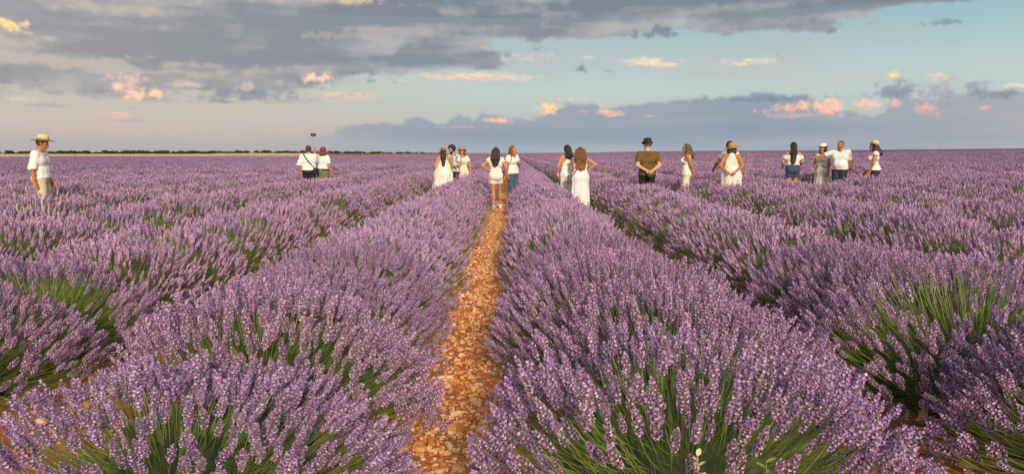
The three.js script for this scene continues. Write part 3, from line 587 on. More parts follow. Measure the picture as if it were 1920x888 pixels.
// ------------------------------------------------------------------ people: one continuous skin per body, clothes and hair as shapes of their own over it
// surface of a signed distance function f inside [lo, hi], cells of size h (surface nets)
function surface(f, lo, hi, h, colour) {
  const nx = Math.ceil((hi[0] - lo[0]) / h) + 1, ny = Math.ceil((hi[1] - lo[1]) / h) + 1, nz = Math.ceil((hi[2] - lo[2]) / h) + 1, D = new Float32Array(nx * ny * nz).fill(1), at = (x, y, z) => (z * ny + y) * nx + x, B = 4, half = (B * h * 1.7321) / 2;
  for (let z = 0; z < nz; z += B) for (let y = 0; y < ny; y += B) for (let x = 0; x < nx; x += B) {
    const c = f(lo[0] + (x + (B - 1) / 2) * h, lo[1] + (y + (B - 1) / 2) * h, lo[2] + (z + (B - 1) / 2) * h), skip = Math.abs(c) > half * 1.5 + h * 2;
    for (let k = z; k < Math.min(nz, z + B); k++) for (let j = y; j < Math.min(ny, y + B); j++) for (let i = x; i < Math.min(nx, x + B); i++) D[at(i, j, k)] = skip ? c : f(lo[0] + i * h, lo[1] + j * h, lo[2] + k * h);
  }
  const id = new Int32Array(nx * ny * nz).fill(-1), p = [], idx = [], e = [[0, 1], [0, 2], [0, 4], [1, 3], [1, 5], [2, 3], [2, 6], [3, 7], [4, 5], [4, 6], [5, 7], [6, 7]];
  const d = new Float64Array(8);
  for (let z = 0; z < nz - 1; z++) for (let y = 0; y < ny - 1; y++) for (let x = 0; x < nx - 1; x++) {
    let m = 0; for (let k = 0; k < 8; k++) { d[k] = D[at(x + (k & 1), y + ((k >> 1) & 1), z + (k >> 2))]; if (d[k] < 0) m |= 1 << k; }
    if (m === 0 || m === 255) continue;
    let sx = 0, sy = 0, sz = 0, n = 0;
    for (const [a, b] of e) if ((d[a] < 0) !== (d[b] < 0)) { const t = d[a] / (d[a] - d[b]); sx += lerp(a & 1, b & 1, t); sy += lerp((a >> 1) & 1, (b >> 1) & 1, t); sz += lerp(a >> 2, b >> 2, t); n++; }
    id[at(x, y, z)] = p.length / 3; p.push(lo[0] + (x + sx / n) * h, lo[1] + (y + sy / n) * h, lo[2] + (z + sz / n) * h);
  }
  const quad = (a, b, c, q, flip) => { if (a < 0 || b < 0 || c < 0 || q < 0) return; if (flip) idx.push(a, c, b, a, q, c); else idx.push(a, b, c, a, c, q); };
  for (let z = 1; z < nz - 1; z++) for (let y = 1; y < ny - 1; y++) for (let x = 1; x < nx - 1; x++) {
    const o = D[at(x, y, z)] < 0;
    if (o !== D[at(x + 1, y, z)] < 0) quad(id[at(x, y - 1, z - 1)], id[at(x, y, z - 1)], id[at(x, y, z)], id[at(x, y - 1, z)], !o);
    if (o !== D[at(x, y + 1, z)] < 0) quad(id[at(x - 1, y, z - 1)], id[at(x - 1, y, z)], id[at(x, y, z)], id[at(x, y, z - 1)], !o);
    if (o !== D[at(x, y, z + 1)] < 0) quad(id[at(x - 1, y - 1, z)], id[at(x, y - 1, z)], id[at(x, y, z)], id[at(x - 1, y, z)], !o);
  }
  const g = new THREE.BufferGeometry();
  g.setAttribute('position', new THREE.Float32BufferAttribute(p, 3)); g.setIndex(idx);
  const col = new Float32Array(p.length);
  for (let i = 0; i < p.length; i += 3) { const c = colour(p[i], p[i + 1], p[i + 2]); col[i] = c[0]; col[i + 1] = c[1]; col[i + 2] = c[2]; }
  g.setAttribute('color', new THREE.BufferAttribute(col, 3));
  g.computeVertexNormals();
  return g;
}
const smin = (a, b, k) => { const h = Math.max(k - Math.abs(a - b), 0) / k; return Math.min(a, b) - h * h * k * 0.25; };
function cone(p, a, b, ra, rb, fz = 1) {                     // tapered capsule; fz flattens it front to back
  const px = p[0] - a[0], py = p[1] - a[1], pz = (p[2] - a[2]) / fz, bx = b[0] - a[0], by = b[1] - a[1], bz = (b[2] - a[2]) / fz, bb = bx * bx + by * by + bz * bz;
  const t = bb > 1e-9 ? clamp((px * bx + py * by + pz * bz) / bb) : 0;
  return (Math.hypot(px - bx * t, py - by * t, pz - bz * t) - lerp(ra, rb, t)) * Math.min(1, fz);
}
const union = (list, k) => (p) => { let d = 9; for (const q of list) d = smin(d, cone(p, q[0], q[1], q[2] + 0, q[3] + 0, q[4] ?? 1), k); return d; };
const grown = (list, by) => list.map((q) => [q[0], q[1], q[2] + by, q[3] + by, q[4]]);
function bounds(list, pad) { const lo = [9, 9, 9], hi = [-9, -9, -9]; for (const q of list) for (const [v, r] of [[q[0], q[2]], [q[1], q[3]]]) for (let k = 0; k < 3; k++) { lo[k] = Math.min(lo[k], v[k] - r - pad); hi[k] = Math.max(hi[k], v[k] + r + pad); } return [lo, hi]; }
const along = (a, b, t) => [lerp(a[0], b[0], t), lerp(a[1], b[1], t), lerp(a[2], b[2], t)];
const toward = (a, b, L) => add(a, mul(norm(sub(b, a)), L));

const skinMats = new Map();
const paintedMat = (rough) => { if (!skinMats.has(rough)) skinMats.set(rough, painted(rough)); return skinMats.get(rough); };

// The figure faces +z, its left hand on +x; lengths are those of someone 1.70 m tall, scaled to their height.
function person(s) {
  const w = s.w ?? 1, man = !!s.man, sk = s.skin ?? [0.42, 0.22, 0.13], S = s.h / 1.70, sh = (man ? 0.185 : 0.158) * (0.6 + 0.4 * w), bw = 0.55 + 0.45 * w;
  const root = thing('person', s.label, 'person', s.x, groundY(s.x, s.z) + 0.005, s.z, s.turn); root.scale.setScalar(S);
  // joints
  const shY = 1.385, hip = { L: [0.085 * bw, 0.90, 0], R: [-0.085 * bw, 0.90, 0] }, shd = { L: [sh, shY, -0.01], R: [-sh, shY, -0.01] }, foot = { L: s.footL ?? [0.09, 0.07, -0.02], R: s.footR ?? [-0.09, 0.07, 0.02] }, limb = {};
  for (const k of ['L', 'R']) {
    const m = k === 'L' ? 1 : -1, e = s['e' + k] ?? [m * (sh + 0.06 + 0.04 * (w - 1)), 1.11, -0.03], wr = s['w' + k] ?? [m * (sh + 0.07 + 0.05 * (w - 1)), 0.87, 0.05];
    const el = toward(shd[k], e, 0.285), wri = toward(el, add(el, sub(wr, e)), 0.245), mid = along(hip[k], foot[k], 0.5), kneeF = 0.035 + 0.25 * Math.max(0, 0.83 - len(sub(hip[k], foot[k])));
    limb[k] = { el, wr: wri, kn: [mid[0], mid[1] + 0.01, mid[2] + kneeF], an: foot[k] };
  }
  const g = [];                                             // trunk
  const belly = s.belly ?? 0, bust = man ? 0 : s.bust ?? 1;
  const trunk = [
    [[-0.06 * bw, 0.93, -0.005], [0.06 * bw, 0.93, -0.005], 0.118 * bw, 0.118 * bw, 0.9], [[-0.05 * bw, 1.07, 0.005 + belly * 0.3], [0.05 * bw, 1.07, 0.005 + belly * 0.3], (man ? 0.112 : 0.098) * bw, (man ? 0.112 : 0.098) * bw, 0.9],
    [[-0.075 * bw, 1.25, 0], [0.075 * bw, 1.25, 0], (man ? 0.118 : 0.105) * bw, (man ? 0.118 : 0.105) * bw, 0.86], [[-sh + 0.03, shY - 0.02, -0.015], [sh - 0.03, shY - 0.02, -0.015], 0.058 * bw, 0.058 * bw, 1],
    [[-0.065 * bw, 0.90, -0.055 * bw], [0.065 * bw, 0.90, -0.055 * bw], 0.088 * bw, 0.088 * bw, 1], [[0, 1.40, -0.02], [0, 1.44, -0.012], 0.085, 0.06, 1],
  ];
  if (belly) trunk.push([[-0.03, 1.04, 0.045 + belly], [0.03, 1.04, 0.045 + belly], 0.105 * bw, 0.105 * bw, 1]);
  if (bust) for (const m of [-1, 1]) trunk.push([[m * 0.068 * bw, 1.265, 0.07 * bw], [m * 0.07 * bw, 1.255, 0.085 * bw], 0.062 * bust, 0.058 * bust, 1]);
  const arms = [], legs = [], tw = man ? 1.12 : 1;
  for (const k of ['L', 'R']) {
    const q = limb[k], aw = (0.7 + 0.3 * w) * tw;
    arms.push([shd[k], q.el, 0.048 * aw, 0.037 * aw, 1, 'upper' + k], [q.el, q.wr, 0.038 * aw, 0.025 * tw, 1, 'fore' + k]);
    legs.push([hip[k], q.kn, 0.086 * bw * (0.85 + 0.15 * w), 0.054 * bw, 1], [add(q.kn, [0, -0.03, 0]), add(along(q.kn, q.an, 0.4), [0, 0, -0.018]), 0.050 * bw, 0.052 * bw, 1], [along(q.kn, q.an, 0.4), q.an, 0.048 * bw, 0.035, 1]);
    legs.push([add(q.an, [0, -0.025, -0.025]), add(q.an, [k === 'L' ? 0.02 : -0.02, -0.045, 0.13]), 0.034, 0.026, 1]);
  }
  // head: a frame of its own
  const neckTop = [0, 1.475, 0.008 + (s.headFwd ?? 0)], hr = new THREE.Quaternion().setFromEuler(new THREE.Euler(s.nod ?? 0, s.look ?? 0, s.tilt ?? 0, 'YXZ')), hq = hr.clone().invert(), tv = new THREE.Vector3();
  const hc = add(neckTop, new THREE.Vector3(0, 0.105, 0.018).applyQuaternion(hr).toArray());
  const inHead = (p) => { tv.set(p[0] - hc[0], p[1] - hc[1], p[2] - hc[2]).applyQuaternion(hq); return [tv.x, tv.y, tv.z]; };
  const ell = (q, c, r) => { const x = (q[0] - c[0]) / r[0], y = (q[1] - c[1]) / r[1], z = (q[2] - c[2]) / r[2], l = Math.hypot(x, y, z); return (l - 1) * Math.min(r[0], r[1], r[2]); };
  const headSdf = (q) => {
    let d = smin(ell(q, [0, 0.025, -0.012], [0.077, 0.095, 0.096]), cone(q, [0, -0.052, 0.035], [0, -0.085, 0.055], 0.048, 0.030), 0.05);
    d = smin(d, cone(q, [0, 0.012, 0.082], [0, -0.022, 0.103], 0.009, 0.014), 0.014);       // nose
    d = smin(d, cone(q, [-0.034, 0.030, 0.073], [0.034, 0.030, 0.073], 0.011, 0.011), 0.02);  // brow
    d = smin(d, cone(q, [-0.016, -0.052, 0.085], [0.016, -0.052, 0.085], 0.008, 0.008), 0.012);  // lips
    for (const m of [-1, 1]) { d = Math.max(d, -(Math.hypot(q[0] - m * 0.032, q[1] - 0.010, q[2] - 0.095) - 0.017)); d = smin(d, ell(q, [m * 0.079, -0.002, -0.008], [0.010, 0.030, 0.018]), 0.01); }
    return d;
  };
  const neck = [[[0, 1.40, -0.015], neckTop, 0.052 * tw, 0.047 * tw, 1], [neckTop, add(hc, [0, -0.02, -0.02]), 0.047 * tw, 0.045, 1]];
  const all = [...trunk, ...arms, ...legs, ...neck], bodyF = union(all, 0.035);
  const bodySdf = (p) => { const d = bodyF(p); return Math.abs(p[1] - hc[1]) < 0.25 ? smin(d, headSdf(inHead(p)), 0.02) : d; };
  // skin
  const hairC = s.hair?.c ?? [0.03, 0.02, 0.015];
  const skinAt = (p) => { const q = inHead(p); if (q[2] > 0.05 && Math.abs(q[0]) < 0.05) { if (Math.hypot(q[0] / 0.022, (q[1] + 0.052) / 0.008) < 1) return [sk[0] * 0.85, sk[1] * 0.5, sk[2] * 0.5]; if (Math.abs(q[1] - 0.032) < 0.005 && Math.abs(q[0]) > 0.012 && Math.abs(q[0]) < 0.048) return [hairC[0] + 0.02, hairC[1] + 0.015, hairC[2] + 0.01]; } const n = 1 + 0.06 * vnoise3(p[0] * 30, p[1] * 30, p[2] * 30); return [sk[0] * n, sk[1] * n, sk[2] * n]; };
  const F3 = (f) => (x, y, z) => f([x, y, z]), C3 = (x, y, z) => skinAt([x, y, z]);
  const limbsF = union([...trunk, ...arms, ...legs, ...neck], 0.035), [lo, hi] = bounds(all, 0.03);
  const pieces = [surface(F3((p) => Math.max(limbsF(p), p[1] - (hc[1] - 0.03))), lo, hi, 0.015, C3)];
  pieces.push(surface(F3((p) => smin(headSdf(inHead(p)), union(neck, 0.02)(p), 0.02)), sub(hc, [0.14, 0.17, 0.15]), add(hc, [0.14, 0.15, 0.15]), 0.0062, C3));
  for (const k of ['L', 'R']) {                              // hands: a palm, four fingers, a thumb
    const q = limb[k], f = norm(sub(q.wr, q.el)), hint = s['palm' + k] ?? [k === 'L' ? -1 : 1, 0, 0.15], n = norm(sub(hint, mul(f, dot(hint, f)))), side = mul(cross(f, n), k === 'L' ? -1 : 1), curl = s['curl' + k] ?? 0.45, hand = [];
    const at = (a, b, c) => add(add(add(q.wr, mul(f, a)), mul(side, b)), mul(n, c));
    hand.push([at(-0.02, 0, 0), at(0.02, 0, 0), 0.024, 0.024], [at(0.03, -0.020, 0), at(0.085, -0.026, 0.002), 0.015, 0.013], [at(0.03, 0, 0), at(0.09, -0.004, 0.002), 0.016, 0.013], [at(0.03, 0.018, 0), at(0.085, 0.022, 0.002), 0.015, 0.012]);
    [[-0.030, 0.068], [-0.010, 0.078], [0.010, 0.072], [0.029, 0.055]].forEach(([b, L], i) => {
      let o = at(0.088 - Math.abs(i - 1) * 0.004, b, 0.002), ang = curl * 0.5; for (let j = 0; j < 3; j++) { const l = L * [0.45, 0.32, 0.23][j], e = add(o, add(mul(f, Math.cos(ang) * l), mul(n, Math.sin(ang) * l))); hand.push([o, e, 0.0085 - j * 0.0008, 0.0078 - j * 0.0008]); o = e; ang += curl * 0.9; }
    });
    { const o = at(0.025, -0.024, 0.006), m = add(o, add(add(mul(f, 0.030), mul(side, -0.022)), mul(n, 0.010))), e = add(m, add(add(mul(f, 0.028), mul(side, -0.006)), mul(n, 0.010))); hand.push([o, m, 0.012, 0.010], [m, e, 0.010, 0.008]); }
    const [a, b] = bounds(hand, 0.015); pieces.push(surface(F3(union(hand, 0.006)), a, b, 0.0048, C3));
    limb[k].grip = at(0.085, -0.004, 0.022); limb[k].f = f; limb[k].n = n;
  }
  part('body', mergeGeometries(pieces), paintedMat(0.62), root);
  // clothes
  const worn = [bodySdf];
  const fold = (p, k) => k * 1.35 * (0.6 * vnoise3(p[0] * 11 + s.x, p[1] * 6, p[2] * 11) + 0.4 * vnoise3(p[0] * 25, p[1] * 12 + s.z, p[2] * 25));
  const cloth = (name, f, lo2, hi2, colour, cell = 0.013, rough = 0.92, label) => {
    const c = typeof colour === 'function' ? colour : (p) => { const n = 1 + 0.035 * vnoise3(p[0] * 40, p[1] * 40, p[2] * 40); return [colour[0] * n, colour[1] * n, colour[2] * n]; };
    const m = part(name, surface(F3(f), lo2, hi2, cell, (x, y, z) => c([x, y, z])), paintedMat(rough), root); if (label) m.userData.label = label; worn.push(f); return m;
  };
  const [tlo, thi] = bounds([...trunk, ...arms], 0.08);
  for (const c of s.wear) {
    const ease = c.ease ?? 0.016;
    if (c.kind === 'top') {
      const sl = c.sleeve ?? 0, list = grown(trunk, ease), fl = c.flare ?? 0.0;
      for (const k of ['L', 'R']) { if (sl > 0) list.push([shd[k], along(shd[k], limb[k].el, Math.min(1, sl)), 0.054 * bw + ease * 0.6, 0.050 * bw + ease * (0.5 + 0.4 * Math.min(1, sl)), 1]); if (sl > 1) list.push([limb[k].el, along(limb[k].el, limb[k].wr, sl - 1), 0.044 + ease, 0.042 + ease, 1]); }
      if (fl) list.push([[0, c.flareY ?? 1.1, 0.005], [0, c.hem, 0.01 + belly], 0.085 * bw + ease, 0.10 * bw + fl, 1], [[-0.07 * bw, c.flareY ?? 1.1, 0], [-0.075 * bw, c.hem, 0], 0.07 * bw + ease, 0.095 * bw + fl * 0.8, 1], [[0.07 * bw, c.flareY ?? 1.1, 0], [0.075 * bw, c.hem, 0], 0.07 * bw + ease, 0.095 * bw + fl * 0.8, 1]);
      const U = union(list, 0.03), nk = c.neck ?? 0.082, armhole = sl > 0 ? 9 : c.straps ?? sh - 0.035, top = c.top ?? 1.47, cutSleeve = ['L', 'R'].map((k) => ({ o: sl > 1 ? along(limb[k].el, limb[k].wr, sl - 1) : along(shd[k], limb[k].el, sl), d: norm(sl > 1 ? sub(limb[k].wr, limb[k].el) : sub(limb[k].el, shd[k])), k }));
      cloth(c.name, (p) => {
        let d = U(p) + fold(p, c.crease ?? 0.010);
        d = Math.max(d, c.hem + 0.012 * vnoise(p[0] * 7, p[2] * 7) - p[1], p[1] - top);
        d = Math.max(d, nk - Math.hypot(p[0], (p[1] - 1.455 - (p[2] > 0 ? -(c.vee ?? 0.0) * 0.5 : 0)) * 0.8, p[2] + 0.005));
        if (sl <= 0 && p[1] > 1.20) d = Math.max(d, Math.abs(p[0]) - armhole - (p[1] < 1.30 ? (1.30 - p[1]) * 0.9 : 0));
        if (sl > 0) for (const q of cutSleeve) { const m = q.k === 'L' ? 1 : -1; if (p[0] * m > sh * 0.75 || sl > 1) { const t = dot(sub(p, q.o), q.d); if (t > 0 && len(sub(p, q.o)) < 0.16 && Math.min(cone(p, shd[q.k], limb[q.k].el, 0.05, 0.045), cone(p, limb[q.k].el, limb[q.k].wr, 0.045, 0.035)) < union(trunk, 0.03)(p)) d = Math.max(d, t); } }
        if (c.halter && p[1] > 1.2) d = Math.max(d, Math.abs(p[0]) - lerp(0.155, 0.06, clamp((p[1] - 1.2) / 0.24)));
        return d;
      }, [tlo[0], c.hem - 0.05, tlo[2] - fl], [thi[0], 1.56, thi[2] + fl], c.c, 0.0125, 0.92, c.label);
    } else if (c.kind === 'skirt') {                           // hangs from top to hem, in folds
      const top = c.top ?? 1.10, r0 = (c.r0 ?? 0.135) * bw, r1 = (c.r1 ?? 0.22) * bw, nf = c.folds ?? 11, amp = c.amp ?? 0.014;
      cloth(c.name, (p) => {
        const t = clamp((top - p[1]) / (top - c.hem)), hipR = 0.035 * bw * Math.exp(-(((p[1] - 0.90) / 0.12) ** 2)), rr = lerp(r0, r1, t ** 0.8) + hipR, a = Math.atan2(p[2], p[0]), x = p[0] / 1.08, z = (p[2] + 0.012) / 0.92;
        const rip = amp * t * (Math.sin(a * nf + 2 * vnoise(p[1] * 3, s.x)) + 0.6 * Math.sin(a * (nf * 1.7 | 0) + 1 + 3 * t));
        return Math.max((Math.hypot(x, z) - rr - rip) * 0.85 + fold(p, 0.006), p[1] - top, c.hem + 0.012 * Math.sin(a * 3 + s.z) - p[1]);
      }, [-0.5, c.hem - 0.04, -0.5], [0.5, top + 0.03, 0.5], c.c, 0.0135, 0.92, c.label);
    } else if (c.kind === 'legs') {                            // trousers, jeans, shorts
      const list = [...grown(legs.filter((q) => q[2] > 0.04), c.ease ?? 0.018), ...grown(trunk.slice(0, 2), c.ease ?? 0.014), ...grown([trunk[4]], 0.012)], U = union(list, 0.02), wide = c.wide ?? 0;
      cloth(c.name, (p) => Math.max(U(p) - wide * clamp((0.85 - p[1]) / 0.5) + fold(p, 0.007), c.hem - p[1], p[1] - (c.top ?? 1.03)), [-0.36, c.hem - 0.05, -0.42], [0.36, (c.top ?? 1.03) + 0.04, 0.5], c.c, 0.0125, 0.9, c.label);
    } else if (c.kind === 'band') {                            // belt, waistband
      const U = union(grown(trunk, c.ease ?? 0.026), 0.03);
      cloth(c.name, (p) => Math.max(U(p), c.lo - p[1], p[1] - c.hi), [tlo[0], c.lo - 0.04, tlo[2]], [thi[0], c.hi + 0.04, thi[2]], c.c, 0.011, 0.8, c.label);
    } else if (c.kind === 'cuff') {                            // wrist band or watch
      const q = limb[c.side], a = along(q.el, q.wr, 0.86), b = along(q.el, q.wr, 1.0);
      cloth(c.name, (p) => Math.max(cone(p, a, b, 0.036, 0.034), -dot(sub(p, a), q.f) , dot(sub(p, b), q.f)), sub(a, [0.09, 0.09, 0.09]), add(a, [0.09, 0.09, 0.09]), c.c, 0.006, 0.6, c.label);
    } else if (c.kind === 'shoes') {
      for (const k of ['L', 'R']) { const f = limb[k].an, m = k === 'L' ? 0.02 : -0.02, U = union([[add(f, [0, -0.02, -0.03]), add(f, [m, -0.04, 0.13]), 0.046, 0.038, 1], [add(f, [0, 0.02, -0.015]), add(f, [0, -0.02, 0.02]), 0.045, 0.045, 1]], 0.02); cloth('shoe', (p) => Math.max(U(p), -p[1] + 0.002), sub(f, [0.1, 0.12, 0.12]), add(f, [0.1, 0.12, 0.24]), c.c, 0.010, 0.7); }
    }
  }
  // hair
  const H = s.hair;
  if (H) {
    const c0 = H.c, cap = (p) => {
      const q = inHead(p); let d = ell(q, [0, 0.032, -0.018], [0.087 + (H.puff ?? 0), 0.102 + (H.puff ?? 0), 0.104 + (H.puff ?? 0)]);
      d = Math.max(d, Math.min(q[2] - 0.038 + 0.25 * Math.max(0, 0.09 - q[1]) - (q[1] > 0.085 ? 0.05 : 0), 9)); d = Math.max(d, (H.nape ?? -0.085) - q[1]);
      return d;
    };
    const strands = [];
    if (H.long) {
      const back = -(0.105 * bw + 0.045), end = H.long, top = add(hc, new THREE.Vector3(0, 0.03, -0.085).applyQuaternion(hr).toArray()), wd = H.wide ?? 0.075, sx = H.sway ?? 0;
      for (let k = -2; k <= 2; k++) { const x = k / 2 * wd, mid = [top[0] * 0.5 + x * 1.05 + sx * 0.5, 1.40, back - 0.005 + 0.012 * Math.abs(k)], e = [x * (H.taper ?? 0.85) + sx, end + 0.035 * Math.abs(k) * (H.taper ? 0.6 : 1), back - 0.02 + 0.012 * Math.abs(k)]; strands.push([add(top, [x * 0.8, 0, 0.012 * Math.abs(k)]), mid, 0.046, 0.042, 1], [mid, e, 0.042, 0.022, 1]); }
    }
    if (H.sides) for (const m of [-1, 1]) strands.push([add(hc, new THREE.Vector3(m * 0.078, 0.03, -0.01).applyQuaternion(hr).toArray()), add(hc, new THREE.Vector3(m * 0.098, -0.10, -0.005).applyQuaternion(hr).toArray()), 0.03, 0.036, 1], [add(hc, new THREE.Vector3(m * 0.098, -0.10, -0.005).applyQuaternion(hr).toArray()), [m * 0.11, H.sides, H.sideZ ?? 0.02], 0.036, 0.02, 1]);
    if (H.bob) for (let k = -3; k <= 3; k++) { const a = k * 0.42; strands.push([add(hc, new THREE.Vector3(Math.sin(a) * 0.07, 0.03, -Math.cos(a) * 0.08).applyQuaternion(hr).toArray()), add(hc, [Math.sin(a) * 0.095, H.bob, -Math.cos(a) * 0.10]), 0.04, 0.034, 1]); }
    const U = strands.length ? union(strands, 0.03) : null, [a, b] = strands.length ? bounds(strands, 0.05) : [sub(hc, [0.16, 0.16, 0.16]), add(hc, [0.16, 0.16, 0.16])];
    const f = (p) => { let d = cap(p); if (U) d = smin(d, U(p), 0.03); const an = Math.atan2(p[0], -p[2] - 0.0); return d + (H.curl ? 0.012 * vnoise3(p[0] * 34, p[1] * 34, p[2] * 34) : 0.006 * Math.sin(p[0] * 190 + 6 * vnoise(p[1] * (H.wave ?? 4), an)) + (H.wave ? 0.010 * vnoise3(p[0] * 18, p[1] * 14, p[2] * 18) : 0)); };
    part('hair', surface(F3(f), [Math.min(a[0], hc[0] - 0.16), Math.min(a[1], hc[1] - 0.16), Math.min(a[2], hc[2] - 0.17)], [Math.max(b[0], hc[0] + 0.16), hc[1] + 0.18, Math.max(b[2], hc[2] + 0.16)], 0.0085, (x, y, z) => { const n = 0.75 + 0.45 * vnoise3(x * 60, y * 7, z * 60) ** 2 + 0.25 * vnoise3(x * 22, y * 4, z * 22), u = H.tip ? sstep(1.45, 1.12, y) : 0; return [0, 1, 2].map((k) => lerp(c0[k], (H.tip ?? c0)[k], u) * (0.8 + 0.5 * n)); }), paintedMat(0.55), root);
  }
  // eyes, seen on the faces turned towards us
  if (s.eyes) for (const m of [-1, 1]) { const e = part('eye', new THREE.SphereGeometry(0.0125, 10, 8), mat([0.05, 0.035, 0.03], 0.2), root); e.position.set(...add(hc, new THREE.Vector3(m * 0.032, 0.010, 0.077).applyQuaternion(hr).toArray())); }
  if (s.beard) { const f = (p) => { const q = inHead(p); return Math.max(headSdf(q) - 0.006, q[1] + 0.035, -q[2] + 0.0, -(Math.hypot(q[0] / 0.02, (q[1] + 0.052) / 0.007) - 1) * 0.007); }; part('beard', surface(F3(f), sub(hc, [0.14, 0.17, 0.15]), add(hc, [0.14, 0.1, 0.15]), 0.006, () => s.beard), paintedMat(0.8), root); }
  // hat: crown and brim turned on the lathe, brim then bent
  if (s.hat) {
    const h = s.hat, R = 0.094, ch = h.crown ?? 0.10, br = h.brim ?? 0.085, pr = [], cr = h.round ? 0.6 : 0.9, put = (x, y) => pr.push(new THREE.Vector2(x, y));
    put(0.0005, ch - (h.dent ?? 0.012)); put(R * cr * 0.6, ch); put(R * cr * 0.93, ch * (h.round ? 0.94 : 0.985)); put(R * lerp(cr, 1, 0.5), ch * (h.round ? 0.75 : 0.8)); put(R * 1.0, ch * 0.35); put(R * 1.03, 0.004); put(R + br * 0.5, -0.004); put(R + br, 0.002); put(R + br + 0.003, -0.002); put(R + br, -0.006); put(R + br * 0.5, -0.011); put(R * 1.0, -0.006); put(R * 0.97, ch * 0.3); put(R * 0.5, ch * 0.9); put(0.0005, ch * 0.88);
    const lg = new THREE.LatheGeometry(pr, 40), p = lg.attributes.position, c = new Float32Array(p.count * 3);
    for (let i = 0; i < p.count; i++) {
      let x = p.getX(i), y = p.getY(i), z = p.getZ(i); const r = Math.hypot(x, z), o = clamp((r - R) / br), a = Math.atan2(x, z);
      y += o * ((h.curl ?? 0) * Math.sin(a) ** 2 - (h.droop ?? 0) * (0.5 + 0.5 * Math.cos(a)) * 0.6 - (h.droop ?? 0) * 0.4) + o * 0.006 * Math.sin(a * 3 + s.x);
      z *= 1.10; if (h.pinch && y > ch * 0.5) { const q = sstep(0.5 * ch, ch, y); x *= 1 - 0.22 * q * (z > 0 ? 1 : 0.6); }
      p.setXYZ(i, x, y, z); const n = 1 + 0.10 * Math.sin(y * 900) * (h.weave ?? 0) + 0.08 * vnoise3(x * 50, y * 50, z * 50), cc = h.under && p.getY(i) < -0.001 ? h.under : h.c; c.set([cc[0] * n, cc[1] * n, cc[2] * n], i * 3);
    }
    lg.setAttribute('color', new THREE.BufferAttribute(c, 3)); lg.deleteAttribute('uv'); lg.computeVertexNormals();
    const m = painted(0.85); m.side = THREE.DoubleSide;
    const hat = part('hat', lg, m, root), up = h.up ?? 0.062, back = h.back ?? -0.012;
    hat.quaternion.copy(hr).multiply(new THREE.Quaternion().setFromEuler(new THREE.Euler(h.tip ?? -0.08, h.spin ?? 0, h.lean ?? 0)));
    hat.position.set(...add(hc, new THREE.Vector3(h.side ?? 0, up, back).applyQuaternion(hr).toArray())); hat.scale.setScalar(h.size ?? 1);
    if (h.band) { const bp = [[R * 1.035, 0.006], [R * 1.045, 0.008], [R * 1.03, 0.032], [R * 1.01, 0.034]].map(([x, y]) => new THREE.Vector2(x, y)), bg = new THREE.LatheGeometry(bp, 36); bg.scale(1, 1, 1.10); const bm = mat(h.band, 0.8); bm.side = THREE.DoubleSide; part('hat_band', bg, bm, hat); }
  }
  const inf = (p) => { let d = 9; for (const f of worn) d = Math.min(d, f(p)); return d; };
  return { root, S, limb, hc, hr, worn: inf };
}
// a strap round the body through two points, one at a shoulder and one at the other hip, lying on what is worn
function strapGeometry(q, A, B, width, colour) {
  const c = along(A, B, 0.5), u = norm(sub(A, B)), v = norm(cross(u, cross([0, 0, 1], u))), side = norm(cross(u, v)), half = len(sub(A, B)) / 2, mb = new MB(512), n = 56, rows = [];
  for (let k = 0; k < n; k++) {
    const a = (k / n) * Math.PI * 2, d = norm(add(mul(u, Math.cos(a) * (half + 0.05)), mul(v, Math.sin(a) * 0.28))); let t = 0.62;
    while (t > 0.03 && q.worn(add(c, mul(d, t))) > 0.007) t -= 0.004;
    const p = add(c, mul(d, t)), i = [];
    for (const [sgn, o] of [[-1, 0.003], [1, 0.003], [1, -0.002], [-1, -0.002]]) i.push(mb.vert(...add(add(p, mul(side, sgn * width / 2)), mul(d, o)), ...colour));
    rows.push(i);
  }
  for (let k = 0; k < n; k++) { const a = rows[k], b = rows[(k + 1) % n]; for (let j = 0; j < 4; j++) { const m = (j + 1) % 4; mb.tri(a[j], b[j], a[m]); mb.tri(a[m], b[j], b[m]); } }
  return mb.geometry(true);
}

const WHITE = [0.82, 0.80, 0.77], CREAM = [0.78, 0.70, 0.55], TAN = [0.52, 0.32, 0.13], STRAW = [0.68, 0.51, 0.26], BLACK = [0.018, 0.017, 0.018], DENIM = [0.035, 0.07, 0.14], SKIN = [0.52, 0.24, 0.12], TANNED = [0.46, 0.185, 0.078], PALE = [0.62, 0.36, 0.23];
const DARK_BROWN = [0.035, 0.02, 0.013], JET = [0.012, 0.011, 0.012], AUBURN = [0.20, 0.075, 0.03], BROWN = [0.09, 0.048, 0.025];
const shoes = { kind: 'shoes', c: [0.75, 0.73, 0.70] }, darkShoes = { kind: 'shoes', c: [0.05, 0.045, 0.04] };
const P = Math.PI;
person({ label: 'man in black-banded straw hat and rolled white shirt, alone at the far left', x: -9.52, z: -15, h: 1.82, turn: 1.72, man: 1, w: 0.96, skin: TANNED, nod: 0.30, look: 0.1,
  eR: [-0.24, 1.11, -0.05], wR: [-0.24, 0.87, -0.02], hair: { c: [0.03, 0.025, 0.022], nape: -0.07 }, eyes: 1, hat: { c: STRAW, band: BLACK, brim: 0.085, crown: 0.115, curl: 0.022, pinch: 1, tip: -0.22, weave: 1 },
  wear: [{ kind: 'legs', name: 'trousers', c: [0.62, 0.55, 0.40], hem: 0.08, top: 0.99 }, { kind: 'top', name: 'shirt', c: WHITE, hem: 0.92, sleeve: 1.06, ease: 0.024, vee: 0.06, flare: 0.035 }, darkShoes] });
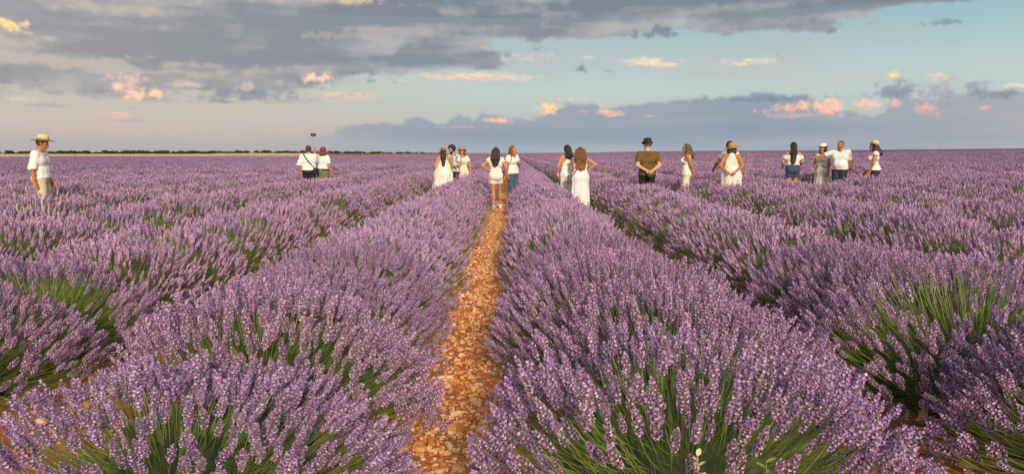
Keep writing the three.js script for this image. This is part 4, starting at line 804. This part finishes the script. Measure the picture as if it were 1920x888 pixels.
const selfieMan = person({ label: 'man with dark grey cap, white shirt and black trousers raising a selfie stick', x: -6.57, z: -24, h: 1.72, turn: P - 0.05, man: 1, w: 1.32, belly: 0.03, skin: TANNED,
  eR: [-0.23, 1.26, 0.2], wR: [-0.13, 1.50, 0.22], palmR: [0.3, 0, 1], curlR: 1.3, eL: [0.30, 1.12, -0.05], wL: [0.30, 0.88, 0.0], hair: { c: [0.045, 0.045, 0.05], puff: 0.006, nape: -0.07 },
  wear: [{ kind: 'legs', name: 'trousers', c: BLACK, hem: 0.08, top: 1.0 }, { kind: 'top', name: 'shirt', c: WHITE, hem: 0.93, sleeve: 1.1, ease: 0.026, flare: 0.03 }, darkShoes] });
person({ label: 'woman in red hat and white blouse, hand raised to her head', x: -6.18, z: -24.3, h: 1.66, turn: P - 0.3, w: 1.22, skin: SKIN,
  eL: [0.30, 1.36, 0.05], wL: [0.17, 1.60, 0.0], palmL: [-1, 0, 0.2], hair: { c: [0.12, 0.03, 0.02], bob: -0.10 }, hat: { c: [0.30, 0.035, 0.022], brim: 0.035, crown: 0.10, round: 1, droop: 0.03 },
  wear: [{ kind: 'skirt', name: 'skirt', c: [0.17, 0.17, 0.07], hem: 0.45, top: 1.02, r1: 0.20 }, { kind: 'band', name: 'belt', c: BLACK, lo: 0.955, hi: 1.015, ease: 0.04 }, { kind: 'top', name: 'blouse', c: WHITE, hem: 1.0, sleeve: 0.75, ease: 0.024, flare: 0.03, neck: 0.11 }, shoes] });
person({ label: 'woman in loose white sleeveless dress and tan sun hat with a long brown ponytail', x: -2.05, z: -22.2, h: 1.67, turn: P + 0.25, w: 1.12, skin: SKIN,
  eR: [-0.30, 1.14, 0.04], wR: [-0.42, 1.06, 0.26], eL: [0.25, 1.12, -0.02], wL: [0.27, 0.9, 0.1], nod: 0.15, look: -0.2, hair: { c: DARK_BROWN, long: 1.12, wide: 0.035, taper: 0.9, sway: 0.03 }, hat: { c: TAN, brim: 0.10, crown: 0.11, droop: 0.04, round: 1, tip: -0.2, weave: 1 },
  wear: [{ kind: 'skirt', name: 'dress', c: [0.80, 0.75, 0.64], hem: 0.44, top: 1.30, r0: 0.125, r1: 0.30, folds: 9, amp: 0.02 }, { kind: 'top', name: 'dress', c: [0.80, 0.75, 0.64], hem: 1.1, sleeve: 0, straps: 0.09, ease: 0.02, flare: 0.03 }, shoes] });
person({ label: 'man in grey-white patterned shirt with black hair, looking down between two women', x: -1.82, z: -23.2, h: 1.74, turn: -0.75, man: 1, w: 1.05, skin: SKIN, nod: 0.4, look: -0.2, tilt: 0.1, eyes: 1,
  eL: [0.26, 1.14, 0.0], wL: [0.12, 1.08, 0.22], eR: [-0.26, 1.14, 0.0], wR: [-0.10, 1.06, 0.22], curlL: 1, curlR: 1, hair: { c: JET, puff: 0.022, curl: 1, nape: -0.06 }, beard: [0.04, 0.03, 0.028],
  wear: [{ kind: 'legs', name: 'shorts', c: [0.03, 0.03, 0.035], hem: 0.5, top: 1.0, wide: 0.03 }, { kind: 'top', name: 'shirt', c: (p) => (vnoise3(p[0] * 26, p[1] * 26, p[2] * 26) + 0.4 * vnoise3(p[0] * 60, p[1] * 60, p[2] * 60) > 0.16 ? [0.24, 0.25, 0.27] : [0.70, 0.69, 0.67]), hem: 0.90, sleeve: 0.7, ease: 0.02 }, darkShoes] });
person({ label: 'woman in short cream dress and small tan hat, one arm across her waist', x: -1.58, z: -23.6, h: 1.66, turn: -0.35, w: 1.12, skin: SKIN, look: 0.1, eyes: 1,
  eR: [-0.27, 1.13, 0.03], wR: [-0.06, 1.08, 0.24], eL: [0.27, 1.12, -0.02], wL: [0.31, 0.88, 0.04], hair: { c: BROWN, bob: -0.12 }, hat: { c: [0.42, 0.24, 0.10], brim: 0.055, crown: 0.095, round: 1, droop: 0.01, tip: -0.15 },
  wear: [{ kind: 'skirt', name: 'dress', c: CREAM, hem: 0.60, top: 1.12, r1: 0.20, amp: 0.010 }, { kind: 'top', name: 'dress', c: CREAM, hem: 1.0, sleeve: 0.5, ease: 0.02, neck: 0.10 }, shoes] });
person({ label: 'woman in white T-shirt and white shorts standing on the stony path, hands on hips', x: -0.43, z: -19.8, h: 1.64, turn: P - 0.08, w: 1.1, skin: SKIN,
  eL: [0.43, 1.16, -0.10], wL: [0.22, 1.02, -0.04], palmL: [-1, 0, 0.3], eR: [-0.32, 1.13, -0.06], wR: [-0.27, 0.92, 0.02], footL: [0.055, 0.07, -0.06], footR: [-0.10, 0.07, 0.24], hair: { c: [0.03, 0.017, 0.012], long: 1.20, wide: 0.085, taper: 0.7 },
  wear: [{ kind: 'legs', name: 'shorts', c: [0.78, 0.72, 0.68], hem: 0.70, top: 1.04, ease: 0.022, wide: 0.02 }, { kind: 'top', name: 'shirt', c: [0.80, 0.75, 0.67], hem: 0.97, sleeve: 0.35, ease: 0.014, neck: 0.095 }, shoes] });
const jeansWoman = person({ label: 'woman with wavy auburn hair in white T-shirt and blue jeans, hand on chest', x: 0.02, z: -21.5, h: 1.70, turn: 0.75, w: 1.08, skin: SKIN, look: 0.55, nod: -0.05, eyes: 1,
  eL: [0.25, 1.16, -0.02], wL: [0.06, 1.26, 0.17], palmL: [-0.3, 0, -1], eR: [-0.24, 1.13, -0.02], wR: [-0.25, 0.9, 0.06], hair: { c: AUBURN, bob: -0.19, wave: 9, sides: 1.33, sideZ: 0.0 },
  wear: [{ kind: 'legs', name: 'jeans', c: [0.06, 0.11, 0.18], hem: 0.09, top: 1.0, ease: 0.012 }, { kind: 'top', name: 'shirt', c: WHITE, hem: 0.90, sleeve: 0.5, ease: 0.022, vee: 0.12, neck: 0.095, flare: 0.015 }, darkShoes] });
person({ label: 'woman with black hair and white strappy top, leaning towards the long-haired woman beside her', x: 1.50, z: -20.1, h: 1.70, turn: P + 0.35, w: 1.2, skin: SKIN, tilt: -0.05,
  eL: [0.30, 1.12, -0.05], wL: [0.27, 0.88, 0.04], eR: [-0.25, 1.14, 0.0], wR: [-0.15, 1.0, 0.2], hair: { c: JET, long: 1.36, wide: 0.06, taper: 1.2 },
  wear: [{ kind: 'legs', name: 'trousers', c: WHITE, hem: 0.1, top: 1.03, wide: 0.03 }, { kind: 'top', name: 'top', c: WHITE, hem: 0.92, sleeve: 0, straps: 0.075, top: 1.45, ease: 0.014, neck: 0.14 }, { kind: 'cuff', name: 'wristband', side: 'L', c: WHITE }, shoes] });
const longDress = person({ label: 'woman with very long auburn hair and long white dress, right hand on hip', x: 1.80, z: -19.6, h: 1.64, turn: P + 0.03, w: 1.38, skin: SKIN,
  eR: [-0.47, 1.20, -0.09], wR: [-0.24, 1.02, -0.06], palmR: [1, 0, 0.3], eL: [0.22, 1.13, 0.08], wL: [0.1, 1.02, 0.25], hair: { c: [0.13, 0.05, 0.022], tip: [0.20, 0.075, 0.028], long: 1.06, wide: 0.12, taper: 0.8, wave: 6 },
  wear: [{ kind: 'skirt', name: 'dress', c: WHITE, hem: 0.10, top: 1.10, r0: 0.145, r1: 0.225, folds: 10, amp: 0.016 }, { kind: 'top', name: 'dress', c: WHITE, hem: 1.02, sleeve: 0, straps: 0.12, ease: 0.014, neck: 0.12 }, shoes] });
const hatMan = person({ label: 'man in brown T-shirt, black shorts and black trilby, hands clasped behind his back', x: 3.19, z: -17.5, h: 1.79, turn: P + 0.05, man: 1, w: 0.96, belly: 0.01, skin: PALE, look: 0.35,
  eL: [0.25, 1.12, -0.13], wL: [0.06, 1.00, -0.24], eR: [-0.25, 1.12, -0.13], wR: [-0.06, 1.00, -0.24], palmL: [0, 0.1, -1], palmR: [0, 0.1, -1], curlL: 0.9, curlR: 0.9, hair: { c: [0.10, 0.075, 0.06], nape: -0.02 }, hat: { c: [0.022, 0.024, 0.022], brim: 0.034, crown: 0.115, up: 0.042, curl: 0.018, pinch: 1, dent: 0.03, tip: 0.12, band: [0.012, 0.012, 0.013] },
  wear: [{ kind: 'legs', name: 'shorts', c: BLACK, hem: 0.42, top: 1.0, wide: 0.02 }, { kind: 'top', name: 'shirt', c: [0.145, 0.082, 0.022], hem: 0.905, sleeve: 0.72, ease: 0.020, flare: 0.02 }, darkShoes] });
person({ label: 'woman in white tank top and cream trousers in profile, hair brown, arms behind her', x: 4.70, z: -20, h: 1.70, turn: -1.72, w: 1.04, skin: TANNED, nod: -0.08,
  eL: [0.24, 1.13, -0.12], wL: [0.16, 0.92, -0.16], eR: [-0.22, 1.13, -0.1], wR: [-0.05, 0.95, -0.19], hair: { c: BROWN, bob: -0.16, long: 1.33, wide: 0.05 }, eyes: 1,
  wear: [{ kind: 'legs', name: 'trousers', c: CREAM, hem: 0.1, top: 1.03, wide: 0.035 }, { kind: 'top', name: 'top', c: [0.80, 0.76, 0.68], hem: 0.86, sleeve: 0, straps: 0.105, ease: 0.02, flare: 0.045, neck: 0.12 }, shoes] });
person({ label: 'dark-haired person in white T-shirt, mostly hidden behind the woman in halter dress', x: 5.62, z: -19.2, h: 1.75, turn: P + 0.3, man: 1, w: 1.0, skin: TANNED,
  eL: [0.36, 1.17, -0.02], wL: [0.33, 1.02, 0.18], hair: { c: [0.03, 0.022, 0.02] },
  wear: [{ kind: 'legs', name: 'trousers', c: [0.72, 0.70, 0.66], hem: 0.1 }, { kind: 'top', name: 'shirt', c: WHITE, hem: 0.9, sleeve: 0.55, ease: 0.022 }, shoes] });
person({ label: 'woman in white halter dress and tan brimmed hat, hands clasped behind her back', x: 5.47, z: -18.5, h: 1.69, turn: P - 0.3, w: 1.15, skin: TANNED, nod: 0.30, look: 0.1,
  eL: [0.27, 1.13, -0.12], wL: [0.05, 0.95, -0.30], eR: [-0.27, 1.13, -0.12], wR: [-0.05, 0.95, -0.30], palmL: [0, 0.1, -1], palmR: [0, 0.1, -1], curlL: 0.9, curlR: 0.9, hair: { c: DARK_BROWN, bob: -0.09 }, hat: { c: [0.50, 0.29, 0.11], brim: 0.085, crown: 0.10, round: 1, droop: 0.03, tip: -0.45, lean: -0.22, back: -0.035, up: 0.05, weave: 1, band: [0.30, 0.15, 0.06] },
  wear: [{ kind: 'skirt', name: 'dress', c: [0.80, 0.75, 0.66], hem: 0.30, top: 1.16, r0: 0.15, r1: 0.26, folds: 8, amp: 0.016 }, { kind: 'top', name: 'dress', c: [0.80, 0.75, 0.66], hem: 1.08, sleeve: 0, halter: 1, straps: 0.11, ease: 0.018, neck: 0.07 }, shoes] });
person({ label: 'woman with straight black hair, white off-shoulder top and blue denim shorts', x: 8.40, z: -22.2, h: 1.74, turn: P - 0.12, w: 1.12, skin: SKIN,
  eL: [0.27, 1.16, 0.02], wL: [0.22, 1.08, 0.24], eR: [-0.27, 1.14, 0.02], wR: [-0.23, 1.04, 0.24], hair: { c: [0.016, 0.012, 0.011], tip: [0.05, 0.026, 0.014], long: 1.08, wide: 0.05, taper: 0.75, sway: 0.03 },
  wear: [{ kind: 'legs', name: 'shorts', c: DENIM, hem: 0.68, top: 1.08, ease: 0.022, wide: 0.015 }, { kind: 'top', name: 'top', c: WHITE, hem: 1.04, sleeve: 0.62, ease: 0.030, top: 1.335, neck: 0.06 }, shoes] });
person({ label: 'woman in white wide-brimmed hat and pale skirt, half hidden behind the pointing man', x: 9.28, z: -22.2, h: 1.66, turn: -0.95, w: 1.1, skin: TANNED, eyes: 1,
  eR: [-0.25, 1.13, 0.02], wR: [-0.12, 1.05, 0.22], hair: { c: JET, bob: -0.16 }, hat: { c: [0.78, 0.74, 0.66], brim: 0.085, crown: 0.105, curl: 0.012 },
  wear: [{ kind: 'skirt', name: 'skirt', c: [0.62, 0.60, 0.54], hem: 0.45, top: 1.06, r1: 0.22 }, { kind: 'top', name: 'top', c: WHITE, hem: 1.05, sleeve: 0.4, ease: 0.016 }, { kind: 'band', name: 'waistband', lo: 1.0, hi: 1.13, ease: 0.03, c: (p) => (vnoise3(p[0] * 30, p[1] * 44, p[2] * 30) > 0.1 ? [0.03, 0.03, 0.03] : [0.7, 0.68, 0.64]) }, shoes] });
person({ label: 'man in white short-sleeved shirt with cropped hair, arm stretched out pointing', x: 9.50, z: -21.5, h: 1.76, turn: -0.62, man: 1, w: 1.22, belly: 0.035, skin: TANNED, look: -0.35, eyes: 1,
  eR: [-0.46, 1.28, 0.08], wR: [-0.72, 1.22, 0.16], palmR: [0, -1, 0.2], curlR: 0.15, eL: [0.29, 1.12, -0.04], wL: [0.29, 0.88, 0.05], hair: { c: [0.07, 0.06, 0.055], puff: -0.006, nape: -0.05 }, beard: [0.16, 0.10, 0.075],
  wear: [{ kind: 'legs', name: 'trousers', c: [0.03, 0.035, 0.055], hem: 0.08, top: 1.0 }, { kind: 'top', name: 'shirt', c: [0.80, 0.79, 0.78], hem: 0.90, sleeve: 0.8, ease: 0.024, flare: 0.025, vee: 0.10 }, { kind: 'cuff', name: 'watch', side: 'L', c: BLACK }, darkShoes] });
person({ label: 'woman in banded straw hat, white ruffled sleeveless top and dark denim shorts', x: 9.99, z: -20.5, h: 1.70, turn: -1.85, w: 1.16, skin: TANNED, nod: 0.08, eyes: 1,
  eL: [0.24, 1.12, 0.05], wL: [0.22, 0.88, 0.14], eR: [-0.24, 1.12, 0.02], wR: [-0.2, 0.9, 0.16], hair: { c: JET, bob: -0.16, long: 1.36, wide: 0.06 }, hat: { c: STRAW, under: WHITE, brim: 0.07, crown: 0.12, tip: -0.42, band: BLACK, curl: 0.0, back: -0.03, up: 0.06, weave: 1 },
  wear: [{ kind: 'legs', name: 'shorts', c: [0.02, 0.03, 0.06], hem: 0.62, top: 1.04, ease: 0.02 }, { kind: 'top', name: 'top', c: [0.80, 0.75, 0.66], hem: 0.94, sleeve: 0.16, ease: 0.02, flare: 0.10, flareY: 1.14, neck: 0.10, crease: 0.016 }, { kind: 'band', name: 'ribbon', lo: 1.20, hi: 1.225, ease: 0.022, c: BLACK }, shoes] });

// ------------------------------------------------------------------ what they carry
function bag(q, label, A, B, hold, size, colour, strapColour, strapWidth, turn = 0) {
  const o = thing('shoulder_bag', label, 'bag', q.root.position.x, q.root.position.y, q.root.position.z, q.root.rotation.y); o.scale.setScalar(q.S);
  part('strap', strapGeometry(q, A, B, strapWidth, strapColour), paintedMat(0.7), o);
  const [w, h, d] = size, f = (p) => { const x = Math.max(Math.abs(p[0]) - w / 2 + 0.02, 0), y = Math.max(Math.abs(p[1]) - h / 2 + 0.02, 0), z = Math.max(Math.abs(p[2]) - d / 2 * (1 - 0.25 * p[1] / h) + 0.02, 0); return Math.hypot(x, y, z) - 0.02 + 0.004 * vnoise3(p[0] * 30, p[1] * 30, p[2] * 30); };
  const b = part('bag_body', surface((x, y, z) => f([x, y, z]), [-w / 2 - 0.03, -h / 2 - 0.03, -d / 2 - 0.04], [w / 2 + 0.03, h / 2 + 0.03, d / 2 + 0.04], 0.01, () => colour), paintedMat(0.6), o);
  b.position.set(...hold); b.rotation.y = turn;
  const fl = part('flap', surface((x, y, z) => Math.max(f([x, y, z]) - 0.006, h * 0.08 - y), [-w / 2 - 0.04, h * 0.04, -d / 2 - 0.05], [w / 2 + 0.04, h / 2 + 0.04, d / 2 + 0.05], 0.01, () => colour.map((v) => v * 1.25)), paintedMat(0.6), o);
  fl.position.copy(b.position); fl.rotation.y = turn;
  return o;
}
bag(longDress, 'grey shoulder bag on a black strap beside a long white dress', [-0.12, 1.42, -0.02], [0.27, 0.86, -0.02], [0.30, 0.83, -0.05], [0.16, 0.24, 0.09], [0.085, 0.085, 0.09], BLACK, 0.028, P / 2 - 0.3);
bag(selfieMan, 'black crossbody bag on a diagonal strap across the back of a white shirt', [0.13, 1.43, -0.02], [-0.24, 0.95, -0.03], [-0.25, 0.90, -0.10], [0.16, 0.22, 0.08], BLACK, BLACK, 0.04, P / 2 - 0.5);
{
  const o = thing('shoulder_strap_bag', 'dark thin-strapped bag on the shoulder of the woman in jeans', 'bag', jeansWoman.root.position.x, jeansWoman.root.position.y, jeansWoman.root.position.z, jeansWoman.root.rotation.y); o.scale.setScalar(jeansWoman.S);
  part('strap', strapGeometry(jeansWoman, [-0.11, 1.43, 0.0], [-0.26, 0.98, -0.03], 0.022, BLACK), paintedMat(0.7), o);
  const b = part('bag_body', new THREE.CapsuleGeometry(0.06, 0.08, 6, 14), mat([0.03, 0.028, 0.03], 0.6), o); b.scale.set(0.7, 1, 1.2); b.position.set(-0.30, 0.90, -0.09);
}
{
  // the selfie stick and the phone at its end
  const g = new THREE.Vector3(...selfieMan.limb.R.grip); selfieMan.root.updateMatrixWorld(); selfieMan.root.localToWorld(g);
  const stick = thing('selfie_stick', 'thin grey selfie stick held up above the heads of the couple', 'selfie stick', g.x, g.y, g.z), top = [-0.06, 0.46, -0.14], d = norm(top), low = mul(d, -0.10);
  const cyl = (name, a, b, ra, rb, m) => { const q = part(name, new THREE.CylinderGeometry(rb, ra, len(sub(b, a)), 12), m, stick); q.position.set(...along(a, b, 0.5)); q.quaternion.setFromUnitVectors(new THREE.Vector3(0, 1, 0), new THREE.Vector3(...norm(sub(b, a)))); return q; };
  cyl('grip', low, mul(d, 0.08), 0.017, 0.015, mat([0.04, 0.04, 0.045], 0.7)); cyl('pole', mul(d, 0.08), mul(d, 0.34), 0.009, 0.008, mat([0.30, 0.31, 0.33], 0.35, { metalness: 0.7 })); cyl('pole', mul(d, 0.34), top, 0.007, 0.006, mat([0.36, 0.37, 0.39], 0.35, { metalness: 0.7 }));
  cyl('clamp', top, add(top, [0, 0.035, 0]), 0.014, 0.018, mat(BLACK, 0.6));
  const y = g.y + top[1] + 0.075, ph = thing('phone', 'dark phone held level at the tip of the selfie stick', 'phone', g.x + top[0], y, g.z + top[2], 0.15);
  const s = new THREE.Shape(), w = 0.085, h = 0.042, r = 0.012; s.moveTo(-w + r, -h); s.lineTo(w - r, -h); s.quadraticCurveTo(w, -h, w, -h + r); s.lineTo(w, h - r); s.quadraticCurveTo(w, h, w - r, h); s.lineTo(-w + r, h); s.quadraticCurveTo(-w, h, -w, h - r); s.lineTo(-w, -h + r); s.quadraticCurveTo(-w, -h, -w + r, -h);
  const pg = new THREE.ExtrudeGeometry(s, { depth: 0.009, bevelEnabled: true, bevelSize: 0.002, bevelThickness: 0.002, bevelSegments: 2 }); part('case', pg, mat([0.03, 0.025, 0.028], 0.45), ph);
  const sg = new THREE.BoxGeometry(0.155, 0.072, 0.002); const sc = part('screen', sg, mat([0.06, 0.05, 0.06], 0.1), ph); sc.position.z = 0.0125;
  for (const x of [-0.05, 0.04]) { const j = part('jaw', new THREE.BoxGeometry(0.03, 0.10, 0.022), mat(BLACK, 0.6), ph); j.position.set(x, 0, 0.004); }
}
{
  // what the man in the brown shirt holds behind him
  const L = hatMan.limb.L.grip, R = hatMan.limb.R.grip, v = new THREE.Vector3(...add(along(L, R, 0.5), [0, -0.06, -0.015])); hatMan.root.updateMatrixWorld(); hatMan.root.localToWorld(v);
  const o = thing('pouch', 'small black pouch in the clasped hands of the man in brown shirt', 'pouch', v.x, v.y, v.z, 0);
  part('pouch_body', surface((x, y, z) => Math.hypot(Math.max(Math.abs(x) - 0.05, 0), Math.max(Math.abs(y) - 0.035, 0), Math.max(Math.abs(z) - 0.008, 0)) - 0.014 + 0.004 * vnoise3(x * 40, y * 40, z * 40), [-0.08, -0.07, -0.04], [0.08, 0.07, 0.04], 0.008, () => BLACK), paintedMat(0.6), o);
  part('zip', new THREE.BoxGeometry(0.09, 0.004, 0.006), mat([0.3, 0.3, 0.3], 0.4, { metalness: 0.8 }), o).position.set(0, 0.036, 0.018);
}

// ------------------------------------------------------------------ weeds among the lavender
{
  const r = mulberry(8080), dryMat = painted(0.9), leaf = painted(0.7); dryMat.side = leaf.side = THREE.DoubleSide;
  const dry = (label, x, z, n, h, spread, c) => {
    const o = thing('dry_grass_tuft', label, 'grass tuft', x, groundY(x, z), z), st = new MB(1024), ears = new MB(1024);
    for (let k = 0; k < n; k++) {
      const a = r() * 6.3, q = spread * Math.sqrt(r()), b = [Math.cos(a) * q * 0.4, 0, Math.sin(a) * q * 0.4], t = [Math.cos(a) * q + (r() - 0.5) * 0.05, h * (0.75 + 0.35 * r()), Math.sin(a) * q], m = add(along(b, t, 0.55), [0, 0.04, 0]), f = 0.8 + 0.4 * r(), col = mul(c, f);
      st.tube([b, m, t], [0.003, 0.0025, 0.0018], 3, col);
      const d = norm(sub(t, m)); ears.tube([t, add(t, mul(d, 0.03)), add(t, mul(d, 0.075)), add(t, mul(d, 0.10))], [0.002, 0.008, 0.006, 0.001], 5, mul(c, f * 1.12));
    }
    part('stem', st.geometry(), dryMat, o, 'stuff'); part('ear', ears.geometry(), dryMat, o, 'stuff');
  };
  const C = [0.50, 0.40, 0.24];
  dry('pale dry grass stalks standing out of the lavender below the man in straw hat', -6.45, -10.0, 14, 0.92, 0.42, C);
  dry('thin dry stalks in the lavender between the trilby man and the woman in tank top', 4.6, -24.5, 16, 1.25, 0.5, C);
  dry('thin dry stalks poking above the field left of the woman in denim shorts', 7.8, -25.5, 14, 1.4, 0.45, C);
  dry('small dry stalks in the lavender left of the trilby man, by his elbow', 2.6, -19.5, 12, 1.05, 0.3, C);
  {
    const x = 2.68, z = -8.2, o = thing('white_flower', 'white flowered weed lying over the second lavender row right of the path', 'wild flower', x, groundY(x, z), z), st = new MB(256);
    for (let k = 0; k < 5; k++) {
      const t = [-0.16 + 0.09 * k, 0.80 + 0.022 * k + 0.02 * r(), 0.04 * r()]; st.tube([[0, 0.2, 0], [t[0] * 0.5, 0.62, 0], t], [0.003, 0.0025, 0.002], 3, [0.16, 0.2, 0.07]);
      const f = new MB(64); for (let i = 0; i < 6; i++) { const a = i * 0.7, e = [Math.cos(a) * 0.028, 0.012 + 0.01 * r(), Math.sin(a) * 0.028], s = [-Math.sin(a) * 0.009, 0, Math.cos(a) * 0.009], c = [0.78, 0.75, 0.66]; const i0 = f.vert(0, 0, 0, ...c), i1 = f.vert(...add(mul(e, 0.6), s), ...c), i2 = f.vert(...e, ...c), i3 = f.vert(...sub(mul(e, 0.6), s), ...c); f.tri(i0, i1, i2); f.tri(i0, i2, i3); }
      const m = part('blossom', f.geometry(), dryMat, o); m.position.set(...t); m.rotation.set(0.5, 0, -0.4);
    }
    part('stem', st.geometry(), leaf, o);
  }
  const blade = (mb, o, d, w, c, cup = 0.3) => {              // a pointed leaf or pod along d
    const u = norm(cross(d, [0.2, 1, 0.35])), n = cross(u, d), L = len(d), rows = [0, 0.25, 0.55, 0.8, 1].map((t) => { const q = w * Math.sin(Math.PI * (0.08 + 0.92 * t)) , p = add(add(o, mul(d, t)), mul(norm(n), -cup * L * t * t * 0.4)); return [mb.vert(...add(p, mul(u, q)), ...c), mb.vert(...add(p, mul(norm(n), -q * 0.35)), ...c), mb.vert(...sub(p, mul(u, q)), ...c)]; });
    for (let k = 0; k < 4; k++) for (let j = 0; j < 2; j++) { const a = rows[k], b = rows[k + 1]; mb.tri(a[j], b[j], a[j + 1]); mb.tri(a[j + 1], b[j], b[j + 1]); }
  };
  {
    const x = 0.62, z = -2.36, o = thing('seed_pod_weed', 'weed with cream coloured pods in front of the nearest bush right of the path', 'weed', x, groundY(x, z), z), st = new MB(256), top = [-0.04, 0.56, 0.14];
    st.tube([[0, 0, 0], [0.0, 0.3, 0.03], top], [0.005, 0.004, 0.003], 5, [0.45, 0.30, 0.19]); part('stem', st.geometry(), leaf, o);
    for (let k = 0; k < 11; k++) { const mb = new MB(64), a = k * 2.4, b = along([0.0, 0.38, 0.07], top, k / 10), d = mul(norm([Math.cos(a), 0.75, Math.sin(a) * 0.8 + 0.25]), 0.026 + 0.010 * r()); blade(mb, b, d, 0.009, [0.66, 0.55, 0.37], 0.1); part('pod', mb.geometry(), dryMat, o); }
  }
  {
    const x = 0.84, z = -2.36, o = thing('leafy_weed', 'green broad-leaved weed sprouting in front of the nearest bush right of the path', 'weed', x, groundY(x, z), z), st = new MB(256), top = [-0.03, 0.52, 0.10];
    st.tube([[0, 0, 0], [0.01, 0.3, 0.03], top], [0.005, 0.004, 0.002], 5, [0.20, 0.27, 0.08]); part('stem', st.geometry(), leaf, o);
    for (let k = 0; k < 14; k++) { const mb = new MB(64), a = k * 2.4, b = along([0.0, 0.26, 0.04], top, k / 13), d = mul(norm([Math.cos(a), 0.6, Math.sin(a) * 0.8 + 0.2]), 0.030 + 0.014 * r()); blade(mb, b, d, 0.008, [0.12 + 0.05 * r(), 0.19 + 0.05 * r(), 0.04], 0.5); part('leaf', mb.geometry(), leaf, o); }
  }
}

// ------------------------------------------------------------------ render
const renderer = new THREE.WebGLRenderer({ antialias: true });
renderer.setSize(1024, 473);
renderer.toneMapping = THREE.LinearToneMapping;
renderer.toneMappingExposure = EXPOSURE;
renderer.shadowMap.enabled = true;
renderer.shadowMap.type = THREE.PCFSoftShadowMap;
renderer.render(scene, camera);
